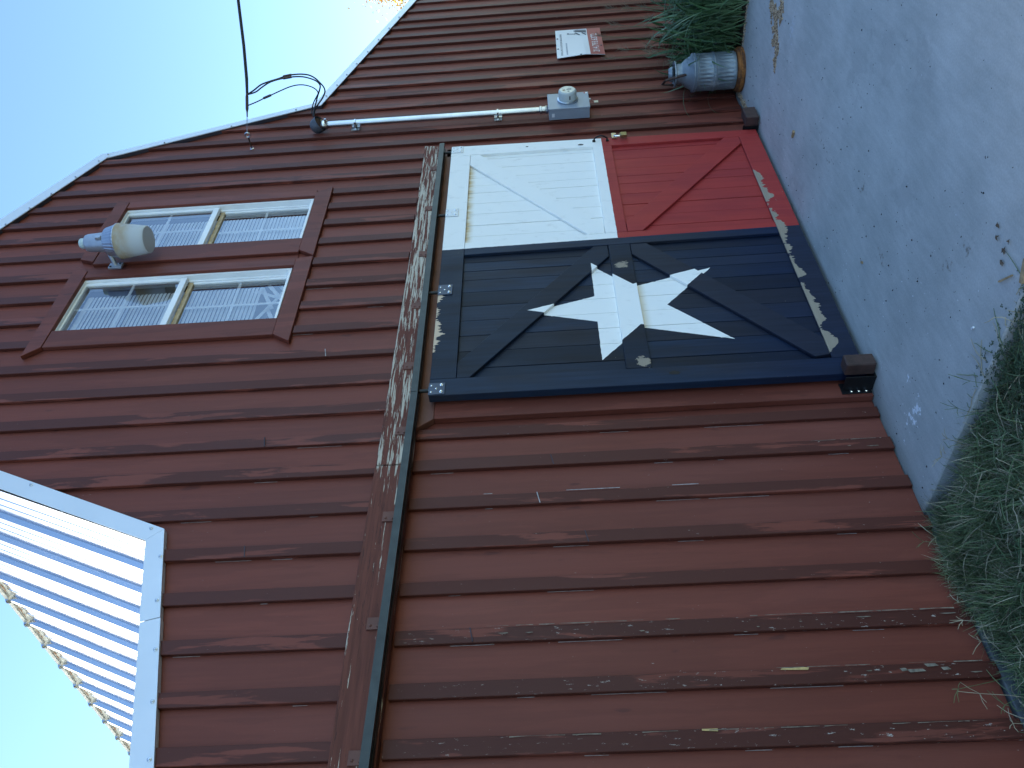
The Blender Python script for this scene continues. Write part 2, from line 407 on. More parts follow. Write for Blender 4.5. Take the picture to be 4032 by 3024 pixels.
M_SOIL = (lambda t: t.fin(t.mix(t.noise((1, 1, 1), 6, 6), (.055, .042, .030), (.10, .078, .052)), .95, 0, t.noise((1, 1, 1), 30, 6), .8, .02, .1))(NT('soil'))
M_FIELD = (lambda t: t.fin(t.mix(t.noise((1, 1, 1), .35, 6), (.12, .115, .06), (.075, .09, .04)), .95, 0, t.noise((1, 1, 1), 4, 6), .8, .05, .1))(NT('dry_field'))
M_FOUND = simple('foundation_concrete', (.13, .135, .135), .85, 0, .2, 30, .3, .3)
def leafm(name, a, b, rough=.5, sc=9, trans=.0):
    t = NT(name); n = t.noise((1, 1, 1), sc, 3)
    if trans: t.b.inputs['Transmission Weight'].default_value = 0; t.b.inputs['Subsurface Weight'].default_value = 0
    return t.fin(t.mix(t.ramp(n, .3, .7), a, b), rough, 0, None, 0, 0, .35)
M_GRASS = leafm('bermuda_grass', (.075, .125, .050), (.150, .195, .085))
M_STRAW = leafm('dead_grass', (.30, .255, .16), (.46, .40, .28), .8)
M_CLOVER = leafm('clover', (.035, .065, .030), (.055, .090, .045))
M_BLADE = leafm('tall_grass_blade', (.045, .105, .040), (.105, .175, .085), .36, 7)
M_SEED = leafm('seed_head', (.17, .15, .10), (.25, .21, .15), .8)
M_YEL = leafm('golden_leaf', (.75, .50, .05), (.55, .33, .04), .55, 3)
M_BARK = simple('bark', (.08, .06, .045), .9, 0, .3, 12)
M_DIRT = (lambda t: t.fin(t.mix(t.ramp(t.noise((1, 1, 1), 70, 5), .35, .65), (.16, .10, .055), (.58, .43, .28)), .95))(NT('dry_dirt'))
M_DEADLEAF = simple('dead_leaf', (.12, .085, .055), .8, 0, .3, 40)
M_BARE = simple('weathered_bare_wood', (.20, .165, .125), .85, 0, .5, 50)
M_CHIPY = simple('fresh_split_wood', (.52, .36, .14), .7, 0, .25, 60)
M_CHIPW = simple('raw_wood', (.36, .25, .13), .7, 0, .3, 40)
M_CHIPB = simple('blue_chip_paint', (.012, .03, .20), .5)

# ------------------------------------------------------------------ ground
b = MB(); b.add([(-600, -600, -.13), (600, -600, -.13), (600, 600, -.13), (-600, 600, -.13)], [(0, 1, 2, 3)])
tag(b.build('ground', M_FIELD), kind='structure')
b = MB()
NX = 60
for ix in range(NX):
    for iy in range(40):
        pass
vs_, fs_ = [], []
for iy in range(41):
    for ix in range(61):
        X = -3.8 + ix * 3.1 / 60; Y = -3.0 + iy * 3.02 / 40
        Z = -.085 + .02 * noise.noise(Vector((X * 2.5, Y * 2.5, 1))) + .018 * noise.noise(Vector((X * 9, Y * 9, 3)))
        vs_.append((X, Y, Z))
for iy in range(40):
    for ix in range(60):
        a = iy * 61 + ix; fs_.append((a, a + 1, a + 62, a + 61))
b.add(vs_, fs_); tag(b.build('soil', M_SOIL, smooth=True), kind='structure')
b = MB(); b.add([(3.24, -3, -.02), (7.2, -3, -.02), (7.2, .02, -.02), (3.24, .02, -.02)], [(0, 1, 2, 3)])
tag(b.build('planting_bed', M_SOIL), kind='structure')
b = MB(); b.box(-.752, 3.23, -9, .024, -.2, 0); 
tag(b.build('concrete_slab', M_SLAB, bevel=.006), kind='structure')

# ------------------------------------------------------------------ barn
LX, RX, CX, PZ = -3.35, 6.05, 1.41, 5.60
def roof_z(x):
    """lower edge of the rake trim"""
    if x < -.675: return 3.300 + (x + .675) * .268
    if x < -.030: return 3.300 + (x + .675) * 2.362
    if x < CX: return 4.824 + (x + .030) * .455
    if x < 2.851: return 4.824 + (2.851 - x) * .455
    if x < 3.504: return 3.277 + (3.504 - x) * 2.369
    return 3.277 - (x - 3.504) * .268
KINKS = [-.675, -.030, CX, 2.851, 3.504]
barn = thing('barn', 'large red board and batten barn with gambrel roof and a painted flag door', 'barn', (CX, 5, 0))
WIN = [(.790, 1.306), (1.598, 2.112)]; WZ0, WZ1 = 3.102, 4.436
def top_pts(x0, x1, dz=0):
    xs = [x1] + [k for k in reversed(KINKS) if x0 < k < x1] + [x0]
    return [(x, roof_z(x) - dz) for x in xs]
def cut(mb, x0, x1, z0, y0, y1, holes, dz=.0):
    """board from z0 to the roof line, minus rectangular holes"""
    segs = [x0, x1]
    for (hx0, hx1, hz0, hz1) in holes:
        for h in (hx0, hx1):
            if x0 < h < x1: segs.append(h)
    segs = sorted(segs)
    for a, c in zip(segs[:-1], segs[1:]):
        m = (a + c) / 2; hs = [h for h in holes if h[0] < m < h[1]]
        if not hs: mb.prism([(a, z0), (c, z0)] + top_pts(a, c, dz), y0, y1)
        else:
            h = hs[0]; mb.prism([(a, z0), (c, z0), (c, h[2]), (a, h[2])], y0, y1)
            mb.prism([(a, h[3]), (c, h[3])] + top_pts(a, c, dz), y0, y1)
HOLES = [(w_[0], w_[1], WZ0, WZ1) for w_ in WIN]
BX = {-8: -1.712, -7: -1.494, -6: -1.278, -5: -1.056, -4: -.841, -3: -.622, -2: -.405, -1: -.200, 0: .006, 1: .217, 2: .436, 3: .660, 4: .872, 5: 1.081, 6: 1.309,
      7: 1.537, 8: 1.744, 9: 1.936, 10: 2.141, 11: 2.334, 12: 2.541, 13: 2.768, 14: 2.970, 15: 3.19, 16: 3.398, 17: 3.604, 18: 3.81, 19: 4.016, 20: 4.22, 21: 4.426, 22: 4.632,
      23: 4.84, 24: 5.044, 25: 5.237, 26: 5.473, 27: 5.69, 28: 5.90}
for k in range(-9, -16, -1): BX[k] = BX[k + 1] - .2175
ks = sorted(k for k in BX if LX < BX[k] < RX)
BW = .064
# dark backing added unseen behind the boards to stop light leaks
b = MB(); cut(b, LX, RX, -.0, .022, .05, [(x0 - .02, x1 + .02, WZ0 - .02, WZ1 + .02) for x0, x1 in WIN], -.03); b.build('light_stop_backing', M_DARK, barn)
edges = [LX] + [BX[k] + .034 for k in ks] + [RX]
for i in range(len(edges) - 1):
    b = MB(); jig = rng.uniform(-.0015, .0015)
    cut(b, edges[i] + .0015, edges[i + 1] - .0015, rng.uniform(-.004, .004) if edges[i + 1] < -.7 else rng.uniform(.001, .008), jig, .0215, HOLES, -.03)
    b.build('wall_board', M_BOARD, barn)
def batten(x, z0, z1, w=BW, th=.022, lean=0., worn=False):
    b = MB(); ztl = min(z1, roof_z(x) + .03); ztr = min(z1, roof_z(x + w) + .03)
    b.prism([(x, z0), (x + w, z0), (x + w + lean, ztr), (x + lean, ztl)], -th, -.0018)
    return b.build('batten', M_WORN if worn else M_BATTEN, barn, bevel=.0018)
HZ0, HZ1 = 2.215, 2.372
CAS_L, CAS_R = .645, 2.205        # window surround extents
for k in ks:
    x = BX[k]; w_ = BW + rng.uniform(-.004, .006); th = rng.uniform(.020, .025); ln = rng.uniform(-.004, .004)
    lo_ok = not (-.09 < x < 2.62)                       # door opening
    z_low = rng.uniform(-.006, .012) if x < -.8 else rng.uniform(.003, .012)
    if -2.3 < x < 2.68:
        if lo_ok and x + w_ < -.1: batten(x, z_low, HZ0 - .004, w_, th, ln, k < -5)
        elif x > 2.6: batten(x, z_low, HZ1, w_, th)
        if CAS_L - .065 < x < CAS_R - .01:
            if x > .60 and x < 2.17: batten(x, HZ1 + .003, 2.978, w_, th, ln); batten(x, 4.515, 9, w_, th)
        else: batten(x, HZ1 + .003, 9, w_, th, ln)
    else: batten(x, z_low, 9, w_, th, ln)
# loose white caulk and paint flakes along the batten edges
b = MB()
for k in ks:
    if k > 8: continue
    x = BX[k]
    for lo, hi in ((0.02, 2.2), (2.4, 3.3)):
        if lo < 1 and x > -.1: continue
        z = lo + rng.uniform(0, .6)
        while z < hi - .1:
            L = rng.uniform(.02, .28) * (1.3 if lo > 2 else 1.0)
            if rng.random() < .5:
                x0 = x - .0035 + rng.uniform(-.0015, .001); b.add([(x0, -.0024, z), (x0 + rng.uniform(.001, .0022), -.0026, z), (x0 + .002, -.0024, min(z + L, hi)), (x0, -.0024, min(z + L, hi))], [(0, 1, 2, 3)])
            if rng.random() < .22 and lo < 1 and x < -.6:
                x0 = x + BW - .003; l2 = L * rng.uniform(.6, 2.2); b.add([(x0, -.0268, z), (x0 + .0035, -.0268, z), (x0 + .003, -.0268, min(z + l2, hi)), (x0, -.0268, min(z + l2, hi))], [(0, 1, 2, 3)])
            z += L + rng.uniform(.02, .5)
tag(b.build('flaking_caulk', M_CAULK, barn), kind='stuff')
b = MB()
for (k, za, zb, p) in ((-6, .03, 1.85, .9), (-8, .04, 1.70, .85), (-7, .04, .75, .8), (-2, .05, .30, .9)):
    z = za; x = BX[k] + BW - .001
    while z < zb:
        L = rng.uniform(.01, .14)
        if rng.random() < p:
            wv = [rng.uniform(.0004, .0045) * (1.5 if k == -6 and z < .5 else 1) for _ in range(3)]; yy = -.0275
            b.poly([(x, yy, z), (x, yy, z + L), (x - wv[2], yy, z + L), (x - wv[1], yy, z + L * .5), (x - wv[0], yy, z)])
            if rng.random() < .35 and k != -8:
                q = rng.uniform(.008, .05); b.poly([(x - q, yy, z), (x - q + .003, yy, z + .004), (x - q + .002, yy, z + L * .5), (x - q - .002, yy, z + L * .3)])
        z += L + rng.uniform(.0, .03)
tag(b.build('worn_edge', M_BARE, barn), kind='stuff')
b = MB(); b.poly([(BX[-7] + .050, -.0272, .665), (BX[-7] + .060, -.0272, .660), (BX[-7] + .063, -.0272, .755), (BX[-7] + .054, -.0272, .765)])
b.poly([(BX[-8] + .056, -.0272, 1.03), (BX[-8] + .066, -.0272, 1.03), (BX[-8] + .066, -.0272, 1.085), (BX[-8] + .060, -.0272, 1.085)]); b.build('split_wood', M_CHIPY, barn)
b = MB()
for (k, z, L) in ((-7, .20, .05), (-7, .25, .07), (-7, .16, .035), (-7, .31, .03)):
    x = BX[k] + rng.uniform(.028, .05); b.poly([(x, -.0272, z), (x + .010, -.0272, z + .01), (x + .009, -.0272, z + L), (x - .003, -.0272, z + L * .8)])
tag(b.build('bare_wood', M_BARE, barn), kind='stuff')
# batten splices: a short scarf line and a proud upper length
for (k, z) in ((-3, 1.62), (-4, 1.42), (-2, 1.55), (-6, 1.9), (-1, 2.95), (2, 2.75), (-4, 2.9)):
    b = MB(); x = BX[k]; b.prism([(x + .002, z), (x + BW - .004, z + .012), (x + BW - .004, z + .016), (x + .002, z + .004)], -.0272, -.02); b.build('scarf_joint', M_CAULK if k in (-3, 2) else M_DARK, barn)
# foundation
b = MB(); b.box(LX, -.752, -.014, .3, -.3, -.008); b.build('foundation', M_FOUND, barn, bevel=.004)
b = MB(); b.box(3.235, RX, -.0335, .3, -.3, -.012); b.build('foundation', M_FOUND, barn)

# rake trim lying on the battens
TY0, TY1 = -.036, -.030
def add_trim(pts, lip_pts=None, screws=()):
    b = MB(); b.prism(pts, TY0, TY1)
    if lip_pts:      # thin return towards the wall along the lower edge
        (xa, za), (xb, zb) = lip_pts; dx, dz = xb - xa, zb - za; L = math.hypot(dx, dz); nx, nz = -dz / L * .003, dx / L * .003
        b.prism([(xa, za), (xb, zb), (xb + nx, zb + nz), (xa + nx, za + nz)], TY1, -.001)
    o = b.build('rake_trim', M_TRIM, barn)
    for (sx, sz) in screws:
        s = MB(); s.lathe([(.0085, 0), (.0085, .003), (.005, .004), (.005, .009), (0, .0095)], (sx, TY0, sz), (0, -1, 0), 8); s.build('screw', M_GALV, o)
    return o
add_trim([(-1.119, 3.183), (-.676, 3.3), (-.733, 3.368), (-1.139, 3.264)], ((-1.119, 3.183), (-.676, 3.3)), [(-.824, 3.272), (-1.041, 3.220)])
add_trim([(LX - .1, 2.557), (-1.122, 3.180), (-1.142, 3.261), (LX - .1, 2.657)], ((LX - .1, 2.557), (-1.122, 3.180)), [(-1.263, 3.157), (-1.476, 3.101), (-1.691, 3.045), (-1.91, 2.985)])
add_trim([(-.6755, 3.302), (-.031, 4.824), (-.135, 4.81), (-.734, 3.370)], ((-.6755, 3.302), (-.031, 4.824)), [(-.670, 3.362), (-.382, 4.038)])
add_trim([(-.030, 4.826), (CX, 5.479), (CX, 5.605), (-.165, 4.87), (-.135, 4.812)])
add_trim([(CX + .001, 5.479), (2.851, 4.826), (2.93, 4.80), (2.915, 4.891), (CX + .001, 5.605)], None, [(2.902, 4.833), (2.805, 4.871), (2.580, 4.965), (2.355, 5.057), (2.175, 5.141), (1.977, 5.225)])
add_trim([(3.504, 3.279), (3.550, 3.338), (2.935, 4.80), (2.853, 4.822)], None, [(3.444, 3.473), (3.23, 3.95), (3.029, 4.430)])
add_trim([(3.5045, 3.277), (RX + .1, 2.568), (RX + .1, 2.640), (3.5505, 3.336)], None, [(3.662, 3.260), (3.858, 3.20), (4.056, 3.145), (4.272, 3.088), (4.52, 3.02), (4.78, 2.95), (5.04, 2.88), (5.30, 2.81)])
# strip behind the right-hand trim, coloured dark for the shadow gap there
b = MB()
for (xa, xb) in ((CX, 2.851), (2.851, 3.504), (3.504, RX)):
    za, zb = roof_z(xa + 1e-6) + .004, roof_z(xb - 1e-6) + .004
    b.prism([(xa, za), (xb, zb), (xb, zb + .05), (xa, za + .05)], -.0295, -.0012)
b.build('shadow_fascia', M_DARK, barn)

# roof, running back along D
DS = -.061; Y0R, DEPTH = -.030, 10.0
def rp(x, z, y): return (x + DS * (y - Y0R), y, z)
def rib_panel(A, K, y0, nrib, last=False):
    """ribbed sheet from eave A to top K (xz), starting at y0, with raised ribs"""
    ax, az = A; kx, kz = K; L = math.hypot(kx - ax, kz - az); nx, nz = -(kz - az) / L, (kx - ax) / L
    if nz < 0: nx, nz = -nx, -nz
    prof = []; P = .2425
    for r in range(nrib):
        o = r * P
        prof += [(o, 0), (o + .008, .024), (o + .030, .024), (o + .042, 0), (o + .100, 0), (o + .108, .0022), (o + .116, .0022), (o + .124, 0), (o + .160, 0), (o + .168, .0022), (o + .176, .0022), (o + .184, 0)]
    prof.append((nrib * P, 0))
    if y0 < Y0R: prof = [(Y0R - y0, 0)] + [q for q in prof if q[0] > Y0R - y0 + .001]
    b = MB(); vs, fs = [], []; NS = 5
    for (py, ph) in prof:
        for s in range(NS + 1):
            f = s / NS; h = ph + .0022 * noise.noise(Vector((py * 3 + y0 * 3, f * 4, kz))) 
            vs.append(rp(ax + (kx - ax) * f + nx * h, az + (kz - az) * f + nz * h, max(y0 + py, Y0R)))
    for i in range(len(prof) - 1):
        for s in range(NS):
            a = i * (NS + 1) + s; fs.append((a, a + 1, a + NS + 2, a + NS + 1))
    b.add(vs, fs)
    return b
A1, K1 = (-.770, 3.291), (-.150, 4.80)
yr = .178 - .2425
for i in range(11):
    rib_panel(A1, K1, yr, 4).build('roof_panel', M_ROOF, barn); yr += .97
yr = .178 - .2425
for i in range(11):
    rib_panel((-.170, 4.815), (CX, 5.60), yr, 4).build('roof_panel', M_ROOF, barn); yr += .97
b = MB(); b.add([rp(-.152, 4.785, Y0R + .01), rp(-.152, 4.785, 10), rp(-.163, 4.845, 10), rp(-.163, 4.845, Y0R + .01)], [(0, 1, 2, 3)]); b.build('eave_closure', M_CLOSG, barn)
b = MB()
for k in range(44):
    y = .178 - .2425 + k * .2425
    for s in range(6):
        f0, f1 = s / 6, (s + 1) / 6; h0 = .020 * sin(pi * f0) * rng.uniform(.5, 1.15); h1 = .020 * sin(pi * f1) * rng.uniform(.5, 1.1)
        ya, yb = y + .045 + f0 * .19, y + .045 + f1 * .19
        b.add([rp(-.153, 4.822, ya), rp(-.153, 4.822, yb), rp(-.153 - .4 * h1, 4.822 - h1, yb), rp(-.153 - .4 * h0, 4.822 - h0, ya)], [(0, 1, 2, 3)])
tag(b.build('foam_closure', M_CLOSURE, barn), kind='stuff')
for (A, K) in (((2.93, 4.85), (CX, 5.60)), ((3.53, 3.32), (2.93, 4.85)), ((RX + .1, 2.62), (3.53, 3.32)), ((LX - .1, 2.63), (-.74, 3.35))):
    b = MB(); b.add([rp(*A, Y0R), rp(*K, Y0R), rp(*K, DEPTH), rp(*A, DEPTH)], [(0, 1, 2, 3)]); b.build('roof_panel', M_ROOF, barn)
b = MB()
for X, s in ((LX, 1), (RX, -1)):
    b.add([rp(X, 0, .05), rp(X, 0, DEPTH), rp(X, 2.6, DEPTH), rp(X, 2.6, .05)], [(0, 1, 2, 3)])
b.add([rp(LX, 0, DEPTH), rp(RX, 0, DEPTH)] + [rp(x, z, DEPTH) for x, z in [(RX, 2.6), (3.51, 3.3), (2.9, 4.8), (CX, 5.55), (-.14, 4.79), (-.74, 3.32), (LX, 2.6)]], [tuple(range(9))])
b.build('side_wall', M_BOARD, barn)

# header board, casing round the door opening, track
b = MB(); b.prism([(-2.6, HZ0 + .01), (-.384, HZ0 + .003), (-.384, 2.382), (-1.1, 2.392), (-2.6, 2.392)], -.052, -.0022); b.build('header_board', M_HEADER, barn, bevel=.003)
b = MB(); b.prism([(-.380, HZ0), (2.640, HZ0 + .008), (2.660, 2.366), (1.28, 2.360), (-.380, 2.378)], -.055, -.0022); b.build('header_board', M_HEADER, barn, bevel=.003)
b = MB(); b.prism([(-.088, 2.128), (2.6, 2.128), (2.62, 2.2135), (-.150, 2.2135)], -.040, -.002); b.prism([(.03, 2.02), (2.5, 2.02), (2.5, 2.127), (.03, 2.127)], -.040, -.002); b.build('casing_board', M_OLD, barn, bevel=.002)
b = MB(); b.prism([(-.088, .006), (.03, .006), (.03, 2.127), (-.088, 2.127)], -.040, -.0025); b.build('casing_board', M_CASING, barn, bevel=.002)
b = MB(); b.prism([(2.46, .006), (2.585, .006), (2.610, 2.20), (2.5, 2.20)], -.040, -.0025); b.build('casing_board', M_CASING, barn, bevel=.002)
b = MB(); b.box(.04, 2.46, -.01, -.004, .0, 2.02); b.build('opening_lining', M_DARK, barn)
def track(x0, z0, x1, z1):
    b = MB(); h = .034
    def pr(pts): # profile in (y, dz)
        n = len(pts); vs = [(x0, p[0], z0 + p[1]) for p in pts] + [(x1, p[0], z1 + p[1]) for p in pts]
        b.add(vs, [tuple(range(n)), tuple(reversed(range(n, 2 * n)))] + [(i, (i + 1) % n, (i + 1) % n + n, i + n) for i in range(n)])
    pr([(-.128, 0), (-.122, 0), (-.122, h - .004), (-.070, h - .004), (-.070, 0), (-.060, 0), (-.060, h), (-.128, h)])
    pr([(-.1219, 0.0002), (-.106, 0.0002), (-.106, .004), (-.1219, .004)]); pr([(-.086, 0.0002), (-.0701, 0.0002), (-.0701, .004), (-.086, .004)])
    return b.build('door_track', M_TRACK, barn)
track(.022, 2.203, 2.545, 2.207); track(-2.6, 2.240, .0195, 2.202)
for x in (2.289, 1.776, 1.266, .762, .261, -.201, -.710, -1.228, -1.745, -2.25):
    b = MB(); z0 = 2.243 + (.016 if x < -.5 else 0) * min(1, (-x - .0) / 1.5)
    b.box(x, x + .052, -.061, -.053, z0, z0 + .062)
    for dx in (.014, .038): b.lathe([(.006, 0), (.005, .004), (0, .005)], (x + .012 + (dx - .014) * .2, -.061, z0 + .018 + (dx - .014) * 1.2), (0, -1, 0), 8)
    b.build('track_bracket', M_OLD, barn, bevel=.001)

# windows
def casing(pts, th=.027):
    b = MB(); b.prism(pts, -th, -.0025); return b.build('casing_board', M_CASING, barn, bevel=.002)
casing([(.645, WZ1 - .012), (1.372, WZ1 - .012), (1.431, 4.520), (.574, 4.514)], .031)
casing([(1.470, WZ1 - .012), (2.180, WZ1 - .012), (2.212, 4.516), (1.505, 4.522)], .031)
casing([(.578, 2.982), (1.386, 2.982), (1.366, 3.086), (.645, 3.086)], .031)
casing([(1.394, 2.982), (2.212, 2.982), (2.150, 3.092), (1.462, 3.086)], .031)
for (x0, x1) in ((.646, .792), (1.304, 1.372), (1.446, 1.600), (2.110, 2.185)): casing([(x0, 3.088), (x1, 3.088), (x1, WZ1 - .014), (x0, WZ1 - .014)])
casing([(1.374, 3.088), (1.444, 3.088), (1.444, 4.42), (1.374, 4.42)], .006)
slat_me = None
for wi, (x0, x1) in enumerate(WIN):
    # frame: jambs, head, sill with a stepped profile
    b = MB(); F0, F1 = -.006, .075
    b.box(x0 + .002, x0 + .016, F0, F1, WZ0 + .002, WZ1 - .002); b.box(x1 - .016, x1 - .002, F0, F1, WZ0 + .002, WZ1 - .002)
    b.box(x0 + .016, x1 - .016, F0, F1, WZ1 - .014, WZ1 - .002); b.box(x0 + .016, x1 - .016, F0, F1, WZ0 + .002, WZ0 + .018)
    b.box(x0 + .016, x0 + .022, .012, .03, 3.77, WZ1 - .014); b.box(x1 - .030, x1 - .016, .010, .03, 3.77, WZ1 - .014)
    b.box(x1 - .030, x1 - .016, .030, F1, WZ0 + .018, 3.77)
    fr = b.build('window', M_VINYL, barn, bevel=.0015)
    # upper sash
    b = MB(); b.box(x0 + .022, x1 - .030, .006, .034, 3.768, 3.806); b.box(x0 + .022, x1 - .030, .012, .034, WZ1 - .026, WZ1 - .014)
    b.box(x0 + .022, x0 + .030, .012, .034, 3.806, WZ1 - .026); b.box(x1 - .038, x1 - .030, .012, .034, 3.806, WZ1 - .026); b.build('sash', M_VINYL, fr, bevel=.001)
    b = MB(); b.box(x0 + .017, x1 - .031, .040, .060, 3.735, 3.764); b.build('sash', M_TAN, fr)
    b = MB(); b.box(x0 + .017, x1 - .031, .040, .064, WZ0 + .019, WZ0 + .040); b.box(x0 + .017, x0 + .026, .040, .064, WZ0 + .04, 3.735); b.box(x1 - .044, x1 - .031, .040, .064, WZ0 + .04, 3.735); b.build('sash', M_VINYL, fr)
    for (za, zb, gy, gx0, gx1) in ((3.806, WZ1 - .026, .020, x0 + .030, x1 - .038), (WZ0 + .04, 3.735, .050, x0 + .026, x1 - .044)):
        b = MB(); b.add([(gx0, gy, za), (gx1, gy, za), (gx1, gy, zb), (gx0, gy, zb)], [(0, 1, 2, 3)]); b.build('pane', M_GLASS, fr)
        xm = (gx0 + gx1) / 2; zm = (za + zb) / 2
        b = MB(); b.box(xm - .0085, xm + .0085, gy + .004, gy + .009, za, zb); b.build('muntin', M_VINYL, fr)
        b = MB(); b.box(gx0, gx1, gy + .0045, gy + .0085, zm - .0085, zm + .0085); b.build('muntin', M_VINYL, fr)
    # horizontal mini blind
    n = 52 if wi == 1 else 45; zt = WZ1 - .05; first = None
    for i in range(n):
        z = zt - i * .0245
        if first is None:
            b = MB(); sx0, sx1 = x0 + .035, x1 - .075; a = radians(72)
            pts = [(-.0125, .0), (-.004, .0022), (.004, .0022), (.0125, 0)]
            vs = []
            for X in (sx0, sx1):
                for (u, h) in pts: vs.append((X, .080 + u * cos(a) - h * sin(a), z + u * sin(a) + h * cos(a)))
            b.add(vs, [(i_, i_ + 1, i_ + 5, i_ + 4) for i_ in range(3)]); first = b.build('blind_slat', M_BLIND, fr)
        else: copyo(first, fr, 0, 0, -i * .0245)
    b = MB(); b.box(x0 + .03, x1 - .07, .078, .106, WZ1 - .048, WZ1 - .024); b.build('blind_rail', M_BLIND, fr)
    if wi == 0:
        for (xa, za, xb, zb) in ((.90, 3.30, 1.27, 3.14), (1.02, 3.20, 1.25, 3.31), (1.08, 3.14, 1.27, 3.27), (1.12, 3.13, 1.24, 3.36), (1.00, 3.14, 1.20, 3.17), (.86, 3.15, 1.05, 3.24), (1.17, 3.13, 1.27, 3.20)):
            d = Vector((xb - xa, 0, zb - za)).normalized(); q = Vector((-d.z, 0, d.x)) * .012; yy = rng.uniform(.080, .10)
            b = MB(); A = Vector((xa, yy, za)); B_ = Vector((xb, yy + .01, zb)); b.add([A - q, B_ - q, B_ + q, A + q], [(0, 1, 2, 3)]); b.build('blind_slat', M_BLIND, fr)
        b = MB(); b.box(.83, 1.02, .115, .118, 3.13, 3.33); b.build('dark_gap_panel', M_DARK, fr)  # flat dark panel behind the gap in the slats
    b = MB(); X0, X1, Z0, Z1, Yb = x0 - .05, x1 + .05, WZ0 - .05, WZ1 + .05, .5
    b.add([(X0, .052, Z0), (X1, .052, Z0), (X1, .052, Z1), (X0, .052, Z1), (X0, Yb, Z0), (X1, Yb, Z0), (X1, Yb, Z1), (X0, Yb, Z1)], [(4, 5, 6, 7), (0, 1, 5, 4), (2, 3, 7, 6), (1, 2, 6, 5), (0, 4, 7, 3)])
    b.build('dark_recess', M_DARK, fr)

# sliding door with the painted flag
b = MB(); b.box(.004, 2.488, -.072, -.066, .03, 2.145)
door = b.build('barn_door', M_DOOR, barn); door['label'] = 'sliding plank door painted blue with a white star beside white and red fields'
DW, FZ, SZ = 2.495, -.112, -.091
sx = [.0, .095, .206, .335, .460, .586, .713, .837, .950, 1.035, 1.122, 1.242, 1.320, 1.395, 1.515, 1.645, 1.770, 1.898, 1.992, 2.092, 2.215, 2.340, 2.495]
for i in range(len(sx) - 1):
    for (z0, z1) in ((.03, 1.10), (1.1, 2.145)):
        b = MB(); j = rng.uniform(-.0012, .0012); g = rng.choice((.0012, .0016, .0024)); b.box(sx[i] + g, sx[i + 1] - g, SZ + j, -.0725, z0, z1); b.build('door_slat', M_DOOR, door, bevel=.0012)
def member(name, pts, y0=FZ, y1=-.0925, bev=.002):
    b = MB(); b.prism(pts, y0, y1); return b.build(name, M_DOOR, door, bevel=bev)
member('stile', [(0, .025), (.117, .025), (.117, 2.150), (0, 2.150)], FZ, -.0655)
member('stile', [(1.205, .1595), (1.325, .1595), (1.303, 2.016), (1.178, 2.016)])
member('stile', [(2.385, .025), (2.470, .025), (2.508, 2.154), (2.375, 2.154)], FZ, -.0655)
member('rail', [(.1185, 2.0175), (2.3740, 2.0175), (2.3740, 2.153), (.1185, 2.150)], FZ + .0005)
member('rail', [(.1185, .025), (2.384, .025), (2.384, .158), (.1185, .158)], FZ + .0005)
member('rail', [(.118, 1.040), (1.188, 1.036), (1.187, 1.162), (.118, 1.166)], FZ - .001)
member('rail', [(1.3165, 1.036), (2.381, 1.034), (2.379, 1.164), (1.3155, 1.167)], FZ + .0008)
member('brace', [(.1195, 1.950), (1.080, 1.1675), (1.185, 1.1675), (1.185, 1.250), (.232, 2.0155), (.1195, 2.0155)], FZ + .001)
member('brace', [(1.187, .938), (1.187, 1.033), (1.088, 1.033), (.134, .236), (.146, .1605), (.272, .1605)], FZ + .001)
member('brace', [(1.3165, 1.1695), (1.395, 1.1695), (2.373, 1.950), (2.373, 2.0155), (2.242, 2.0155), (1.3165, 1.272)], FZ + .0012)
member('brace', [(1.3225, .942), (2.298, .1605), (2.3835, .1605), (2.3835, .262), (1.418, 1.032), (1.3225, 1.032)], FZ + .0012)
for (x0, x1, rx, mp) in ((.003, .084, .052, M_PLATEB), (.799, .888, .846, M_PLATEB), (1.600, 1.686, 1.645, M_PLATEW), (2.412, 2.499, 2.458, M_PLATEW)):
    b = MB(); b.box(x0, x1, FZ - .0055, FZ - .0008, 2.070, 2.152); h = b.build('hanger', mp, door, bevel=.001)
    b = MB(); b.tube([(rx, -.096, 2.150), (rx, -.096, 2.24)], .0095, 10); b.box(rx - .012, rx + .012, -.108, -.084, 2.146, 2.158)
    b.build('hanger_rod', M_BLACK, door, smooth=True)
    b = MB(); w_ = x1 - x0
    for (fx, z, r) in ((.2, 2.138, .0048), (.75, 2.138, .0048), (.48, 2.114, .0048), (.2, 2.088, .008), (.78, 2.088, .008)):
        c = (x0 + fx * w_, FZ - .0056, z); b.lathe([(r, 0), (r, .0015), (r * .55, .002), (r * .5, .008 if r > .006 else .003), (0, .0085 if r > .006 else .0035)], c, (0, -1, 0), 8)
    b.build('hanger_bolt', M_BOLT, door)
